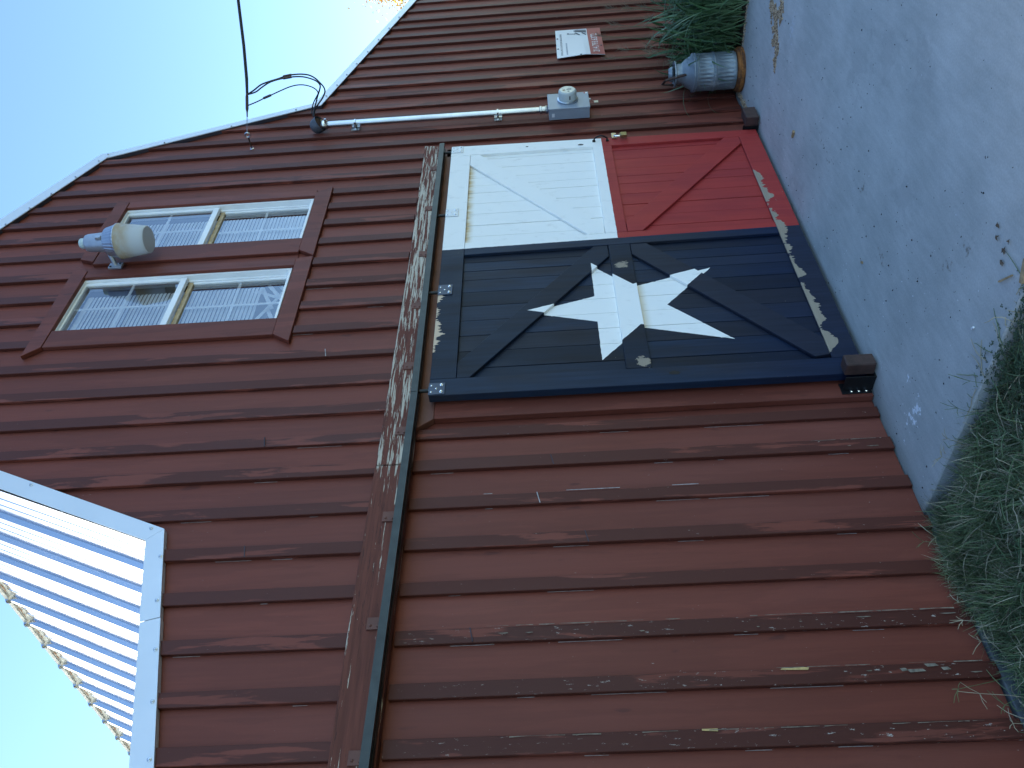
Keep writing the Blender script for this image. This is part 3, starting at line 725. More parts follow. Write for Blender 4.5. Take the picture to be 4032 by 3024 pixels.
# pull handle, hasp, knots
b = MB(); hx = 2.447
path = [(hx, FZ, 1.150), (hx, FZ - .022, 1.148)] + [(hx, FZ - .022 - .020 * sin(pi * t / 8), 1.148 - .088 * t / 8) for t in range(1, 8)] + [(hx, FZ - .022, 1.060), (hx, FZ, 1.058)]
b.tube(path, .0055, 8); 
for z in (1.151, 1.057): b.box(hx - .009, hx + .009, FZ - .009, FZ - .0005, z - .010, z + .010)
b.build('handle', M_BLACK, door, smooth=True)
b = MB(); b.box(2.464, 2.530, FZ - .013, FZ - .003, .990, 1.024); b.tube([(2.475, FZ - .003, 1.006), (2.475, FZ - .02, 1.003), (2.475, FZ - .024, .994), (2.475, FZ - .018, .987)], .0035, 6); b.build('hasp', M_HASP, door, bevel=.001)
b = MB()
for (x, z, rx, rz, nn) in ((.070, .935, .014, .027, 0), (2.415, 1.245, .010, .020, 1), (2.44, 1.62, .006, .010, 2)):
    b.prism([(x + rx * cos(a * pi / 5) * rng.uniform(.85, 1.15), z + rz * sin(a * pi / 5) * rng.uniform(.9, 1.1)) for a in range(10)], FZ - .0008, FZ - .0004)
b.build('knot', M_BLACK, door)

# ------------------------------------------------------------------ padlock hanging on the hasp
pl = thing('padlock', 'old brass padlock hanging open-shackled from the hasp on the door edge', 'padlock', (2.47, -.135, .95))
b = MB(); cx_, cz_ = 2.466, .945
b.prism([(cx_ - .022, cz_ - .024), (cx_ + .022, cz_ - .024), (cx_ + .022, cz_ + .016), (cx_ + .014, cz_ + .024), (cx_ - .014, cz_ + .024), (cx_ - .022, cz_ + .016)], -.152, -.128); b.build('body', M_BRASS, pl, bevel=.003)
b = MB(); b.tube([(cx_ - .012, -.140, cz_ + .02), (cx_ - .012, -.140, cz_ + .055), (cx_ - .006, -.139, cz_ + .064), (cx_ + .004, -.138, cz_ + .064), (cx_ + .010, -.138, cz_ + .055), (cx_ + .010, -.138, cz_ + .02)], .0038, 8); b.build('shackle', M_BOLT, pl, smooth=True)

# ------------------------------------------------------------------ floor guides of the door
def guide(x0, x1, label, flip):
    g = thing('door_guide', label, 'door guide', ((x0 + x1) / 2, -.16, 0), 'wooden door guides at the foot of the door')
    b = MB(); b.box(x0, x1, -.205, -.135, .012, .150 if not flip else .100); b.build('block', M_POST, g, bevel=.005)
    b = MB(); xa = x0 - .012 if not flip else x0 + .02; 
    b.box(xa, xa + .006, -.1345, -.03, .010, .145 if not flip else .11); b.box(xa, x1, -.1345, -.045, .002, .0115); b.box(xa - .02, xa + .05, -.048, -.041, .010, .15 if not flip else .12); b.build('bracket', M_BLACK, g, bevel=.0015)
    b = MB()
    for z in (.035, .07, .105) if not flip else (.06,):
        b.lathe([(.008, 0), (.008, .004), (.004, .006), (0, .006)], (xa - .008, -.048, z), (0, -1, 0), 8)
    b.build('bolt', M_BOLT, g)
guide(-.040, .035, 'taller brown wooden block on a black bracket at the blue corner of the door', False)
guide(2.47, 2.62, 'lower brown wooden block on a black bracket at the red corner of the door', True)

# ------------------------------------------------------------------ yard light between the windows
lt = thing('yard_light', 'silver yard light with yellowed lens mounted on the wall between the two windows', 'light', (1.47, -.165, 4.2))
lx, ly = 1.478, -.165
b = MB(); b.lathe([(.030, 0), (.033, .004), (.033, .034), (.028, .040), (0, .041)], (lx, ly, 4.408), n=20); b.build('photocell', M_CELL, lt, smooth=True)
b = MB(); b.lathe([(.040, .145), (.052, .135), (.056, .120), (.062, .02), (.064, .0)], (lx, ly, 4.268), n=28); b.box(lx - .045, lx - .020, ly - .066, ly - .045, 4.285, 4.315); b.build('housing', M_LAMPB, lt, smooth=True)
b = MB(); b.lathe([(.064, .083), (.086, .080), (.088, .074), (.093, .055), (.103, .020), (.112, .004), (.114, 0)], (lx, ly, 4.188), n=64, mod=lambda k, i: 1 + (.022 if (k % 2 and 1 < i < 6) else 0)); b.build('reflector', M_GALV, lt)
b = MB(); b.lathe([(.113, 0), (.111, -.006), (.104, -.05), (.097, -.10), (.090, -.150), (.086, -.172), (.082, -.178), (.0, -.183)], (lx, ly, 4.1875), n=40); b.build('lens', M_LENS, lt, smooth=True)
b = MB()
b.tube([(lx - .03, ly + .05, 4.275), (1.425, -.075, 4.262), (1.405, -.035, 4.250)], [.020, .016, .014], 8); b.prism([(1.375, 4.205), (1.425, 4.205), (1.425, 4.290), (1.375, 4.290)], -.042, -.0285); b.build('arm', M_LAMPB, lt, bevel=.001)
for bx_, bz_ in ((1.415, 4.222), (1.385, 4.275)):
    b = MB(); b.lathe([(.007, 0), (.007, .005), (0, .006)], (bx_, -.042, bz_), (0, -1, 0), 8); b.build('bolt', M_BLACK, lt)

# ------------------------------------------------------------------ electric service
mast = thing('conduit_mast', 'galvanised conduit running down the red wall from weatherhead to meter box', 'conduit', (3.085, -.06, 1.45))
mx, my = 3.088, -.062
b = MB(); b.tube([(mx + .006, my, 3.165), (mx, my, 2.2), (mx, my, 1.475)], .0235, 20); b.build('pipe', M_GALV, mast, smooth=True)
for z, dx in ((2.936, 0), (1.835, 0)):
    b = MB(); b.box(3.028 + dx, 3.150 + dx, -.034, -.0285, z - .030, z + .030)
    b.lathe([(.026, -.006), (.0285, -.006), (.0285, .006), (.026, .006)], (mx + .003, my, z), n=20); b.box(mx - .045, mx - .022, my - .004, -.034, z - .007, z + .007); b.lathe([(.006, 0), (.006, .02), (0, .02)], (mx - .036, my - .004, z), (0, -1, 0), 8)
    b.build('strap', M_GALV, mast)
b = MB(); b.lathe([(.029, 0), (.031, .004), (.031, .018), (.026, .022), (.026, .045), (.031, .049), (.031, .060), (.025, .064)], (mx, my, 1.452), n=20); b.build('coupling', M_GALV, mast, smooth=True)
# weatherhead: hood over the pipe end, mouth turned out and down
b = MB(); vs, fs = [], []
hc = Vector((mx - .002, my - .012, 3.215)); NU, NV = 9, 16
for i in range(NU):
    u = i / (NU - 1)
    for k in range(NV):
        v = 2 * pi * k / NV
        r = .062 * (sin(pi * (.06 + .94 * u) / 2) ** .7)
        ax_ = Vector((0, -.55, -.84)); p_ = Vector((1, 0, 0)); q_ = ax_.cross(p_)
        vs.append(hc + ax_ * (-.088 * cos(pi * u / 2) ** .8) + (p_ * cos(v) + q_ * sin(v)) * r + ax_ * .018)
for i in range(NU - 1):
    for k in range(NV): a = i * NV + k; c = i * NV + (k + 1) % NV; fs.append((a, c, c + NV, a + NV))
b.add(vs, fs); b.build('weatherhead', M_HEAD, mast, smooth=True)
b = MB(); b.lathe([(.030, 0), (.034, .006), (.034, .040), (.044, .048)], (mx + .005, my, 3.150), n=18); b.box(mx - .030, mx - .012, my - .060, my - .03, 3.150, 3.165); b.build('clamp', M_GALV, mast, smooth=True)
b = MB(); b.lathe([(0.0, 0), (.048, 0), (.046, .006), (0, .006)], hc + Vector((0, -.004, -.004)), (0, -.55, -.84), 18); b.build('insulator', M_BROWNP, mast)

mb_ = thing('electric_meter', 'grey metal meter box with round glass meter on the red wall', 'electric meter', (3.1, -.06, 1.14))
b = MB(); b.box(2.976, 3.222, -.108, -.0285, 1.141, 1.447); b.build('box', M_BOXG, mb_, bevel=.003)
b = MB(); b.box(2.972, 3.226, -.1205, -.1085, 1.137, 1.451); b.build('cover', M_BOXG, mb_, bevel=.003)
b = MB(); b.lathe([(.077, 0), (.079, .004), (.079, .014), (.072, .018)], (3.098, -.1205, 1.300), (0, -1, 0), 28); b.build('ring', M_GALV, mb_, smooth=True)
b = MB(); b.lathe([(.068, .012), (.068, .072), (.064, .080), (.058, .0845)], (3.098, -.1205, 1.300), (0, -1, 0), 32); b.build('meter_glass', M_MGLASS, mb_, smooth=True)
b = MB(); b.lathe([(0, .0862), (.0560, .0862), (.0560, .083), (0, .083)], (3.098, -.1205, 1.300), (0, -1, 0), 28); b.build('face', M_MFACE, mb_)
b = MB(); b.box(3.078, 3.096, -.2082, -.2072, 1.318, 1.336); b.build('display', M_CHIPW, mb_)
b = MB(); b.box(3.094, 3.104, -.2082, -.2072, 1.270, 1.306); b.box(3.06, 3.07, -.2082, -.2072, 1.286, 1.300); b.build('dial', M_INK, mb_)
b = MB(); b.lathe([(.0682, .030), (.0684, .048)], (3.098, -.1205, 1.300), (0, -1, 0), 32)
o_ = MB()
for a0 in (200, 206): 
    pass
b = MB()
for (a0, a1, h0, h1) in ((188, 197, .034, .062),):
    for k in range(4):
        t0, t1 = radians(a0 + (a1 - a0) * k / 4), radians(a0 + (a1 - a0) * (k + 1) / 4); r = .0686
        b.add([(3.098 + r * cos(t0), -.1205 - h0, 1.300 + r * sin(t0)), (3.098 + r * cos(t1), -.1205 - h0, 1.300 + r * sin(t1)), (3.098 + r * cos(t1), -.1205 - h1, 1.300 + r * sin(t1)), (3.098 + r * cos(t0), -.1205 - h1, 1.300 + r * sin(t0))], [(0, 1, 2, 3)])
b.build('port', M_INK, mb_)
b = MB(); b.box(2.9745, 2.9758, -.080, -.052, 1.405, 1.425); b.build('label_plate', M_SIGNW, mb_)
b = MB(); b.box(3.196, 3.216, -.1215, -.1206, 1.146, 1.160); b.build('sticker', M_SIGNW, mb_)
b = MB(); b.box(3.196, 3.216, -.1215, -.1206, 1.1605, 1.172); b.build('sticker', M_SIGNR, mb_)
b = MB(); b.lathe([(.030, 0), (.031, 0), (.031, .0012), (.030, .0012)], (2.9757, -.062, 1.19), (-1, 0, 0), 24); b.build('knockout', M_BOXG, mb_)
b = MB(); b.lathe([(.009, 0), (.009, .010), (.006, .013), (0, .013)], (3.105, -.1145, 1.137), (0, 0, -1), 10); b.tube([(3.11, -.115, 1.128), (3.12, -.10, 1.11), (3.13, -.08, 1.095)], .001, 5); b.build('seal', M_GALV, mb_)
b = MB(); b.box(3.118, 3.150, -.080, -.076, 1.066, 1.098); b.build('tag', M_GALV, mb_)

# eye bolt, service drop
eb = thing('eye_bolt', 'galvanised eye bolt in the red wall holding the overhead cable', 'eye bolt', (2.899, -.02, 3.721))
b = MB(); b.tube([(2.899, -.002, 3.721), (2.899, -.098, 3.721)], .006, 8); b.build('shank', M_DRUST, eb)
b = MB(); b.tube([(2.899 + .0, -.118 + .018 * cos(t * pi / 9), 3.721 + .018 * sin(t * pi / 9)) for t in range(19)], .0052, 8, cap=False); b.build('eye', M_GALV, eb, smooth=True)
b = MB(); b.lathe([(.014, 0), (.014, .004), (.008, .006), (.008, .014), (0, .014)], (2.899, -.002, 3.721), (0, -1, 0), 10); b.build('washer', M_BOLT, eb)
ring = Vector((2.899, -.132, 3.721))
WD = {'sb': (3.0771, -0.242, 3.7283), 'st': (3.1792, -0.3051, 3.7342), 'drop': [(3.297, -0.3778, 3.7456), (3.5493, -0.5336, 3.7798), (3.9075, -0.7549, 3.8416), (6.4329, -2.3147, 4.2948), (10.6419, -4.9144, 5.1302), (17.3762, -9.0738, 6.6749), (27.4778, -15.313, 9.4719)], 'loops': [[(3.1792, -0.3051, 3.7342), (3.2259, -0.3169, 3.6861), (3.2896, -0.3278, 3.6429), (3.3177, -0.337, 3.5799), (3.3425, -0.3436, 3.5106), (3.3727, -0.347, 3.4612), (3.3891, -0.3465, 3.4098), (3.3991, -0.3418, 3.3461), (3.3935, -0.3325, 3.2866), (3.3608, -0.3187, 3.2358), (3.3121, -0.3003, 3.1928), (3.2755, -0.2776, 3.162), (3.2516, -0.2511, 3.1565), (3.2121, -0.2214, 3.1768), (3.1806, -0.1891, 3.2123), (3.1648, -0.155, 3.2419), (3.1217, -0.12, 3.252)], [(3.1792, -0.3051, 3.7342), (3.1874, -0.3177, 3.6653), (3.2361, -0.3292, 3.6248), (3.2955, -0.3386, 3.5747), (3.3252, -0.3449, 3.5067), (3.3368, -0.3473, 3.442), (3.3512, -0.3452, 3.3909), (3.3569, -0.338, 3.3272), (3.343, -0.3257, 3.2674), (3.3265, -0.3081, 3.2205), (3.304, -0.2856, 3.1949), (3.2831, -0.2585, 3.2009), (3.2452, -0.2275, 3.217), (3.1872, -0.1935, 3.2304), (3.1607, -0.1573, 3.2467), (3.1226, -0.12, 3.2582)], [(3.0975, -0.2546, 3.7295), (3.1194, -0.2717, 3.6517), (3.1478, -0.2874, 3.5878), (3.1579, -0.3006, 3.5385), (3.2061, -0.31, 3.4682), (3.2469, -0.3146, 3.4091), (3.2695, -0.3139, 3.3535), (3.273, -0.3073, 3.3018), (3.2584, -0.2947, 3.2483), (3.2395, -0.2762, 3.2135), (3.2369, -0.2523, 3.2067), (3.2416, -0.2237, 3.2264), (3.2216, -0.1913, 3.2519), (3.2055, -0.1563, 3.2697), (3.1773, -0.12, 3.2779)]]}
sb, st = Vector(WD['sb']), Vector(WD['st'])
sv = thing('service_cable', 'black overhead service cable spliced to loops that drop into the weatherhead', 'cable', tuple(sb))
d = (st - sb).normalized()
b = MB(); b.tube([sb - d * .07, sb - d * .03, sb, sb + (st - sb) * .85, st + d * .01], [.005, .006, .012, .012, .008], 8); b.build('wedge_clamp', M_BROWNP, sv)
b = MB()
for s in (-1, 1):
    side = Vector((0, .0, 1)).cross(d).normalized() * .012 * s
    b.tube([ring, ring + (sb - ring) * .3 + side * 1.4, sb - d * .06], .0014, 5)
b.build('bail_wire', M_WIREG, sv)
far = [Vector(p) for p in WD['drop']]
b = MB(); b.tube([st] + far, .0085, 8); b.tube([st + Vector((0, 0, -.006))] + [p + Vector((.0, .0, -.010)) for i, p in enumerate(far)], .006, 6)
b.build('drop_wire', M_WIRE, sv, smooth=True)
for i, pts in enumerate(WD['loops']):
    b = MB(); P_ = [Vector(p) for p in pts]; Q = []
    for j in range(len(P_) - 1):
        p0, p1, p2, p3 = P_[max(j - 1, 0)], P_[j], P_[j + 1], P_[min(j + 2, len(P_) - 1)]
        for s in range(4):
            t = s / 4; Q.append(.5 * ((2 * p1) + (-p0 + p2) * t + (2 * p0 - 5 * p1 + 4 * p2 - p3) * t * t + (-p0 + 3 * p1 - 3 * p2 + p3) * t ** 3))
    Q.append(P_[-1]); lw = b.tube(Q, .0058 if i < 2 else .0046, 8); lw = b.build('loop_wire', M_WIRE, sv, smooth=True)
    j = len(Q) * (4 if i < 2 else 2) // 12; b = MB(); dd = (Q[j + 1] - Q[j]).normalized(); b.tube([Q[j] - dd * .035, Q[j] - dd * .03, Q[j] + dd * .03, Q[j] + dd * .035], [.005, .0095, .0095, .005], 8); b.build('connector', M_BROWNP, sv)

# ------------------------------------------------------------------ yard sign on the wall
sg = thing('sign', 'white and red builders sign with a phone number, nailed to the red wall', 'sign', (4.4, -.03, .93))
def spt(u, v):    # u along the sign 0..1, v up 0..1 ; slightly warped sheet
    x = 4.083 + .600 * u; z = .930 + .400 * v
    bow = -.036 - .020 * (1 - u) ** 2 * max(0, 1 - abs(v - .40) / .6) 
    return Vector((x, bow, z + .008 * (1 - u) * v))
b = MB(); NU, NV = 10, 10; vs, fs, mi = [], [], []
for lay in (0, .004):
    for j in range(NV + 1):
        for i in range(NU + 1): vs.append(spt(i / NU, j / NV) + Vector((0, lay, 0)))
N1 = (NU + 1) * (NV + 1)
for j in range(NV):
    for i in range(NU):
        a = j * (NU + 1) + i; fs.append((a, a + 1, a + NU + 2, a + NU + 1)); mi.append(1 if j < 3 else 0)
        fs.append((a + N1, a + NU + 1 + N1, a + NU + 2 + N1, a + 1 + N1)); mi.append(0)
bd = list(range(NU + 1)) + [j * (NU + 1) + NU for j in range(1, NV + 1)] + [NV * (NU + 1) + i for i in range(NU - 1, -1, -1)] + [j * (NU + 1) for j in range(NV - 1, 0, -1)]
for i in range(len(bd)):
    p, q = bd[i], bd[(i + 1) % len(bd)]; fs.append((p, p + N1, q + N1, q)); mi.append(0)
b.add(vs, fs); b.mi = mi; b.build('panel', [M_SIGNW, M_SIGNR], sg)
def print_text(s, u0, v0, h, width, mat, name):
    me = text_mesh(s, 1.0); xs = [v.co.x for v in me.vertices]; ys = [v.co.y for v in me.vertices]
    bb = MB(); W_ = max(xs) - min(xs); H_ = max(ys) - min(ys)
    vv = [spt(u0 + (v.co.x - min(xs)) / W_ * width, v0 + (v.co.y - min(ys)) / H_ * h) + Vector((0, -.0015, 0)) for v in me.vertices]
    bb.add(vv, [tuple(p.vertices) for p in me.polygons]); bpy.data.meshes.remove(me); return bb.build(name, mat, sg)
print_text('214.793.6372', .09, .100, .135, .69, M_SIGNW, 'phone_number')
print_text('PHILLIPS CUSTOM BUILDERS', .07, .868, .042, .78, M_INK, 'company_name')
b = MB(); u = .07
while u < .50:
    w_ = rng.uniform(.02, .05); A = [spt(u, .765), spt(u + w_, .765), spt(u + w_, .795), spt(u, .795)]; b.poly([p + Vector((0, -.0015, 0)) for p in A]); u += w_ + .012
b.build('tagline', M_INKG, sg)
def sign_poly(pts, mat, name='drawing', o=.0015):
    bb = MB(); bb.poly([spt(u, v) + Vector((0, -o, 0)) for u, v in pts]); return bb.build(name, mat, sg)
sign_poly([(.80, .315), (.97, .315), (.985, .52), (.955, .60), (.90, .59), (.88, .45)], M_INKG)
sign_poly([(.86, .315), (.93, .315), (.955, .55), (.93, .58), (.895, .55), (.87, .43)], M_INK, o=.002)
sign_poly([(.80, .56), (.835, .56), (.86, .74), (.825, .745)], M_INK, o=.002)
sign_poly([(.808, .58), (.828, .58), (.845, .70), (.827, .70)], M_SIGNW, o=.0025)
sign_poly([(.76, .48), (.78, .455), (.87, .545), (.86, .575), (.80, .53)], M_INK, o=.002)
sign_poly([(.745, .33), (.775, .32), (.86, .40), (.845, .43)], M_INK, o=.002)
b = MB()
for (u, v) in ((.68, .965), (.31, .965), (.005, .50), (.68, .045), (.33, .045)):
    p = spt(u, v); b.lathe([(.0085, 0), (.0085, .003), (0, .005)], p, (0, -1, 0), 10)
b.build('screw', M_INK, sg)

# ------------------------------------------------------------------ milk can on a rusty ring gear
CX_, CY_ = 3.165, -.235
rg = thing('ring_gear', 'rusty iron toothed ring lying on the slab under the milk can', 'iron ring', (CX_, CY_, 0))
b = MB(); b.lathe([(.100, .004), (.160, .002), (.160, .016), (.157, .018), (.157, .030), (.150, .034), (.148, .046), (.135, .052), (.100, .050), (.100, .004)], (CX_, CY_, 0), n=96, mod=lambda k, i: 1.018 if (k % 2 and i in (3, 4)) else 1)
b.build('ring', M_RUST, rg)
can = thing('milk_can', 'dented galvanised milk can with ribbed sides and rusty handle, by the tall grass', 'milk can', (CX_, CY_, .052))
b = MB(); R_ = .134
prof = [(.126, .054), (R_ - .002, .056), (R_, .062), (R_, .20), (R_ + .005, .204), (R_ + .006, .212), (R_ + .005, .219), (R_, .223), (R_, .340), (R_ + .005, .343), (R_ + .006, .350), (R_, .356), (R_ + .005, .360), (R_ + .004, .367), (R_ - .012, .374), (.098, .415), (.076, .438), (.071, .448), (.070, .486), (.074, .490)]
def ribs(k, i):
    z = prof[i][1]
    return 1 - (.022 if (k % 4 in (0, 1)) and (.06 < z < .2 or .224 < z < .34) else 0) - .0
full = []
for (a, c) in zip(prof[:-1], prof[1:]):
    full.append(a)
    if c[1] - a[1] > .1:
        full += [(a[0], a[1] + .018), (a[0], a[1] + .024), (a[0], c[1] - .024), (a[0], c[1] - .018)]
full.append(prof[-1]); prof = full
def ribs2(k, i):
    z = prof[i][1]; on = (.084 < z < .18) or (.245 < z < .318)
    return 1 - (.050 if on and k % 4 in (0, 1) else 0)
b.lathe(prof, (CX_, CY_, 0), n=112, mod=ribs2); b.build('body', M_CAN, can, smooth=True)
b = MB(); b.lathe([(.068, .484), (.086, .486), (.091, .492), (.090, .500), (.080, .499), (.066, .494), (.060, .470), (0, .470)], (CX_, CY_, 0), n=40); b.build('rim', M_CAN, can, smooth=True)
b = MB(); tl_ = Vector((-.15, .0, 0)); b.lathe([(0, 0), (.050, .0), (.056, .006), (.052, .024), (.040, .034), (0, .036)], (CX_ + .005, CY_ + .004, .502), (.18, .10, 1), 28); b.build('lid', M_CAN, can, smooth=True)
b = MB()
def bar(p, q, w1, w2):
    p, q = Vector(p), Vector(q); d_ = (q - p).normalized(); s1 = d_.cross(Vector((.2, 1, .1))).normalized() * w1; s2 = d_.cross(s1).normalized() * w2
    b.add([p - s1 - s2, p + s1 - s2, p + s1 + s2, p - s1 + s2, q - s1 - s2, q + s1 - s2, q + s1 + s2, q - s1 + s2], [(0, 3, 2, 1), (4, 5, 6, 7), (0, 1, 5, 4), (1, 2, 6, 5), (2, 3, 7, 6), (3, 0, 4, 7)])
bar((CX_ - .084, CY_ - .030, .420), (CX_ - .088, CY_ + .004, .572), .010, .004); bar((CX_ - .088, CY_ + .004, .570), (CX_ - .050, CY_ + .050, .586), .010, .004); bar((CX_ - .050, CY_ + .050, .586), (CX_ - .02, CY_ + .075, .50), .008, .004)
b.build('handle', M_DRUST, can)

# ------------------------------------------------------------------ tall grass clumps beside the can
def clump(loc, nb, h, spread, label, seed, lean=(0, 0)):
    rg_ = random.Random(seed); c = thing('tall_grass', label, 'grass clump', loc, 'tall grass clumps by the wall')
    bl, st_, sd_ = MB(), MB(), MB(); base = Vector(loc)
    for i in range(nb):
        p = base + Vector((rg_.gauss(0, spread), rg_.gauss(0, spread), 0)); p.y = min(p.y, -.06)
        az = rg_.uniform(0, 2 * pi); out = Vector((cos(az), sin(az), 0)); 
        if p.y > -.12 and out.y > 0: out.y *= -1
        L = h * rg_.uniform(.5, 1.15); arch = rg_.uniform(.25, .95); w0 = rg_.uniform(.005, .0125); start = rg_.uniform(0, .45) * L
        n = 9; pts = []
        for s in range(n + 1):
            t = s / n; hz = (L - start) * (t - arch * t * t * .92); hr = (L * .62) * arch * (t ** 1.5) 
            q = p + Vector((0, 0, start)) + out * (hr + start * .1) + Vector((lean[0] * t, lean[1] * t, hz)); 
            if q.y > -.03: q.y = -.03 - .01 * rg_.random()
            q.z = max(q.z, .006); pts.append(q)
        side = out.cross(Vector((0, 0, 1))); tw = rg_.uniform(-.6, .6)
        n0 = len(bl.v)
        for s, q in enumerate(pts):
            t = s / n; ww = w0 * (min(1, .5 + t * 3) * (1 - t ** 2.2) + .02); sv_ = (side * cos(tw * t) + Vector((0, 0, 1)) * sin(tw * t)) * ww
            mid = Vector((0, 0, -.25 * ww))
            bl.v += [tuple(q - sv_), tuple(q + mid), tuple(q + sv_)]
        for s in range(n):
            a = n0 + s * 3; bl.f += [(a, a + 1, a + 4, a + 3), (a + 1, a + 2, a + 5, a + 4)]; bl.mi += [0, 0]
        if i % 3 == 0:
            q = p + out * .12 * L + Vector((0, 0, start + .12)); 
            if q.y > -.03: q.y = -.035
            st_.tube([p, (p + q) / 2 + out * .01, q], .0035, 5)
    for i in range(max(3, nb // 40)):
        p = base + Vector((rg_.gauss(0, spread), rg_.gauss(0, spread * .7), 0)); p.y = min(p.y, -.09); az = rg_.uniform(0, 2 * pi); top = p + Vector((cos(az) * .2, -abs(sin(az)) * .12, h * rg_.uniform(.95, 1.35)))
        mid_ = (p + top) / 2 + Vector((0, 0, .06)); top.y = min(top.y, -.05); st_.tube([p, mid_, top], [.003, .002, .0012], 5)
        for k in range(22):
            t = rg_.uniform(.78, 1.0); q = mid_ + (top - mid_) * t; e = q + Vector((rg_.uniform(-.05, .05), rg_.uniform(-.05, .02), rg_.uniform(.01, .06))); e.y = min(e.y, -.03)
            sd_.tube([q, e], [.0012, .0006], 3)
    tag(bl.build('blades', M_BLADE, c), kind='stuff'); st_.build('stems', M_BLADE, c); sd_.build('seed_heads', M_SEED, c)
clump((3.37, -.24, -.01), 220, .66, .10, 'tall grass clump right beside the milk can', 3)
clump((3.47, -.60, -.01), 300, .72, .14, 'tall grass clump at the slab edge, in front of the others', 4)
clump((3.90, -.38, -.01), 260, .80, .17, 'tallest grass clump, against the wall below the sign', 5)
clump((4.10, -.92, -.01), 240, .76, .17, 'tall grass clump farthest out from the wall', 6)

# ------------------------------------------------------------------ lawn
lw = MB(); r_ = random.Random(11)
def blade(mb, p, az, L, w0, curl, n=3, m=0):
    out = Vector((cos(az), sin(az), 0)); side = Vector((-sin(az), cos(az), 0)); n0 = len(mb.v)
    for s in range(n + 1):
        t = s / n; q = p + out * (L * curl * t ** 1.4) + Vector((0, 0, L * (t - curl * .75 * t * t)))
        if q.y > -.028: q.y = -.028
        ww = w0 * (1 - t * .85)
        mb.v += [tuple(q - side * ww), tuple(q + side * ww)]
    for s in range(n):
        a = n0 + 2 * s; mb.f.append((a, a + 1, a + 3, a + 2)); mb.mi.append(m)
def soil_z(X, Y): return -.085 + .02 * noise.noise(Vector((X * 2.5, Y * 2.5, 1))) + .018 * noise.noise(Vector((X * 9, Y * 9, 3)))
N = 0
while N < 42000:
    X = r_.uniform(-3.2, -.70); Y = r_.uniform(-2.3, -.02)
    vis = (X > -1.9 and Y > -1.7 and X > -1.0 - .75 * (Y + 1.7) - .4)
    if not vis and r_.random() < .72: continue
    edge = X > -.76
    if edge and (Y > -.72 or r_.random() < .35): continue
    den = noise.noise(Vector((X * 3.3, Y * 3.3, 7))); bare = (X > -.90 and Y > -.13) or (X < -1.34 and Y > -.075); tallz = (X < -.86 and X > -1.36 and Y > -.40)
    if r_.random() < (.55 if den < -.25 else .12) or (bare and r_.random() < .93): continue
    clv = X > -1.0 and Y < -.72
    p = Vector((X, Y, soil_z(X, Y))); m = 1 if r_.random() < (.34 if den < -.1 else .16) else 0
    L = r_.uniform(.06, .15) * (1.15 if den > .1 else .85) * (.7 if clv else 1) * (1.45 if tallz else 1)
    blade(lw, p, r_.uniform(0, 2 * pi), L, r_.uniform(.0012, .0028), r_.uniform(.3, .95), 4, m); N += 1
for i in range(5200):
    X = r_.uniform(-1.38, -.80); Y = -.03 - abs(r_.gauss(0, .055))
    if X > -.92 and r_.random() < .6: continue
    blade(lw, Vector((X, Y, soil_z(X, Y))), r_.uniform(0, 2 * pi), r_.uniform(.08, .21) * (1 if X > -1.25 else .75), r_.uniform(.0012, .0026), r_.uniform(.3, .9), 4, 1 if r_.random() < .25 else 0)
# wiry runners
for i in range(1500):
    X = r_.uniform(-2.2, -.72); Y = r_.uniform(-1.7, -.04); az = r_.uniform(0, 2 * pi); p = Vector((X, Y, soil_z(X, Y) + r_.uniform(.03, .085))); pts = [p]
    if X > -.8 and Y > -.7: continue
    dv = Vector((cos(az), sin(az), r_.uniform(-.1, .45)))
    for s in range(4):
        dv += Vector((r_.uniform(-.35, .35), r_.uniform(-.35, .35), r_.uniform(-.4, .12))); pts.append(pts[-1] + dv.normalized() * r_.uniform(.02, .05))
    for q in pts: q.y = min(q.y, -.028); q.z = max(q.z, .004 if q.x > -.755 else soil_z(q.x, q.y) + .01)
    lw.m = 1 if r_.random() < .45 else 0; lw.tube(pts, [.0019, .0017, .0016, .0014, .001], 4, False)
lw.m = 1
# finger-like seed stalks standing against the wall
for (X, Y, L, lx_) in ((-1.62, -.10, .20, .04), (-1.50, -.08, .26, -.05), (-1.72, -.12, .16, .02), (-1.33, -.07, .15, .05), (-1.18, -.08, .14, -.04), (-.98, -.08, .18, .03), (-.90, -.07, .12, -.02), (-1.43, -.09, .12, .05), (-1.55, -.07, .13, -.06), (-.86, -.5, .13, .09), (-.84, -.62, .12, .11), (-.82, -.78, .12, .09), (-.83, -.35, .11, .09), (-1.1, -.09, .11, .06)):
    lw.m = 1 if r_.random() < .7 else 0
    p = Vector((X, Y, soil_z(X, Y))); q = p + Vector((lx_, r_.uniform(0, .03), L)); q.y = min(q.y, -.03); lw.tube([p, (p + q) / 2 + Vector((lx_ * .15, 0, .01)), q], [.0013, .0011, .0009], 4, False)
    for k in range(r_.choice((3, 4, 4, 5))):
        e = q + Vector((r_.uniform(-.065, .065), r_.uniform(-.03, .01), r_.uniform(-.01, .065))); e.y = min(e.y, -.029); lw.tube([q, (q + e) / 2 + Vector((0, 0, .004)), e], [.001, .0012, .0008], 3, False)
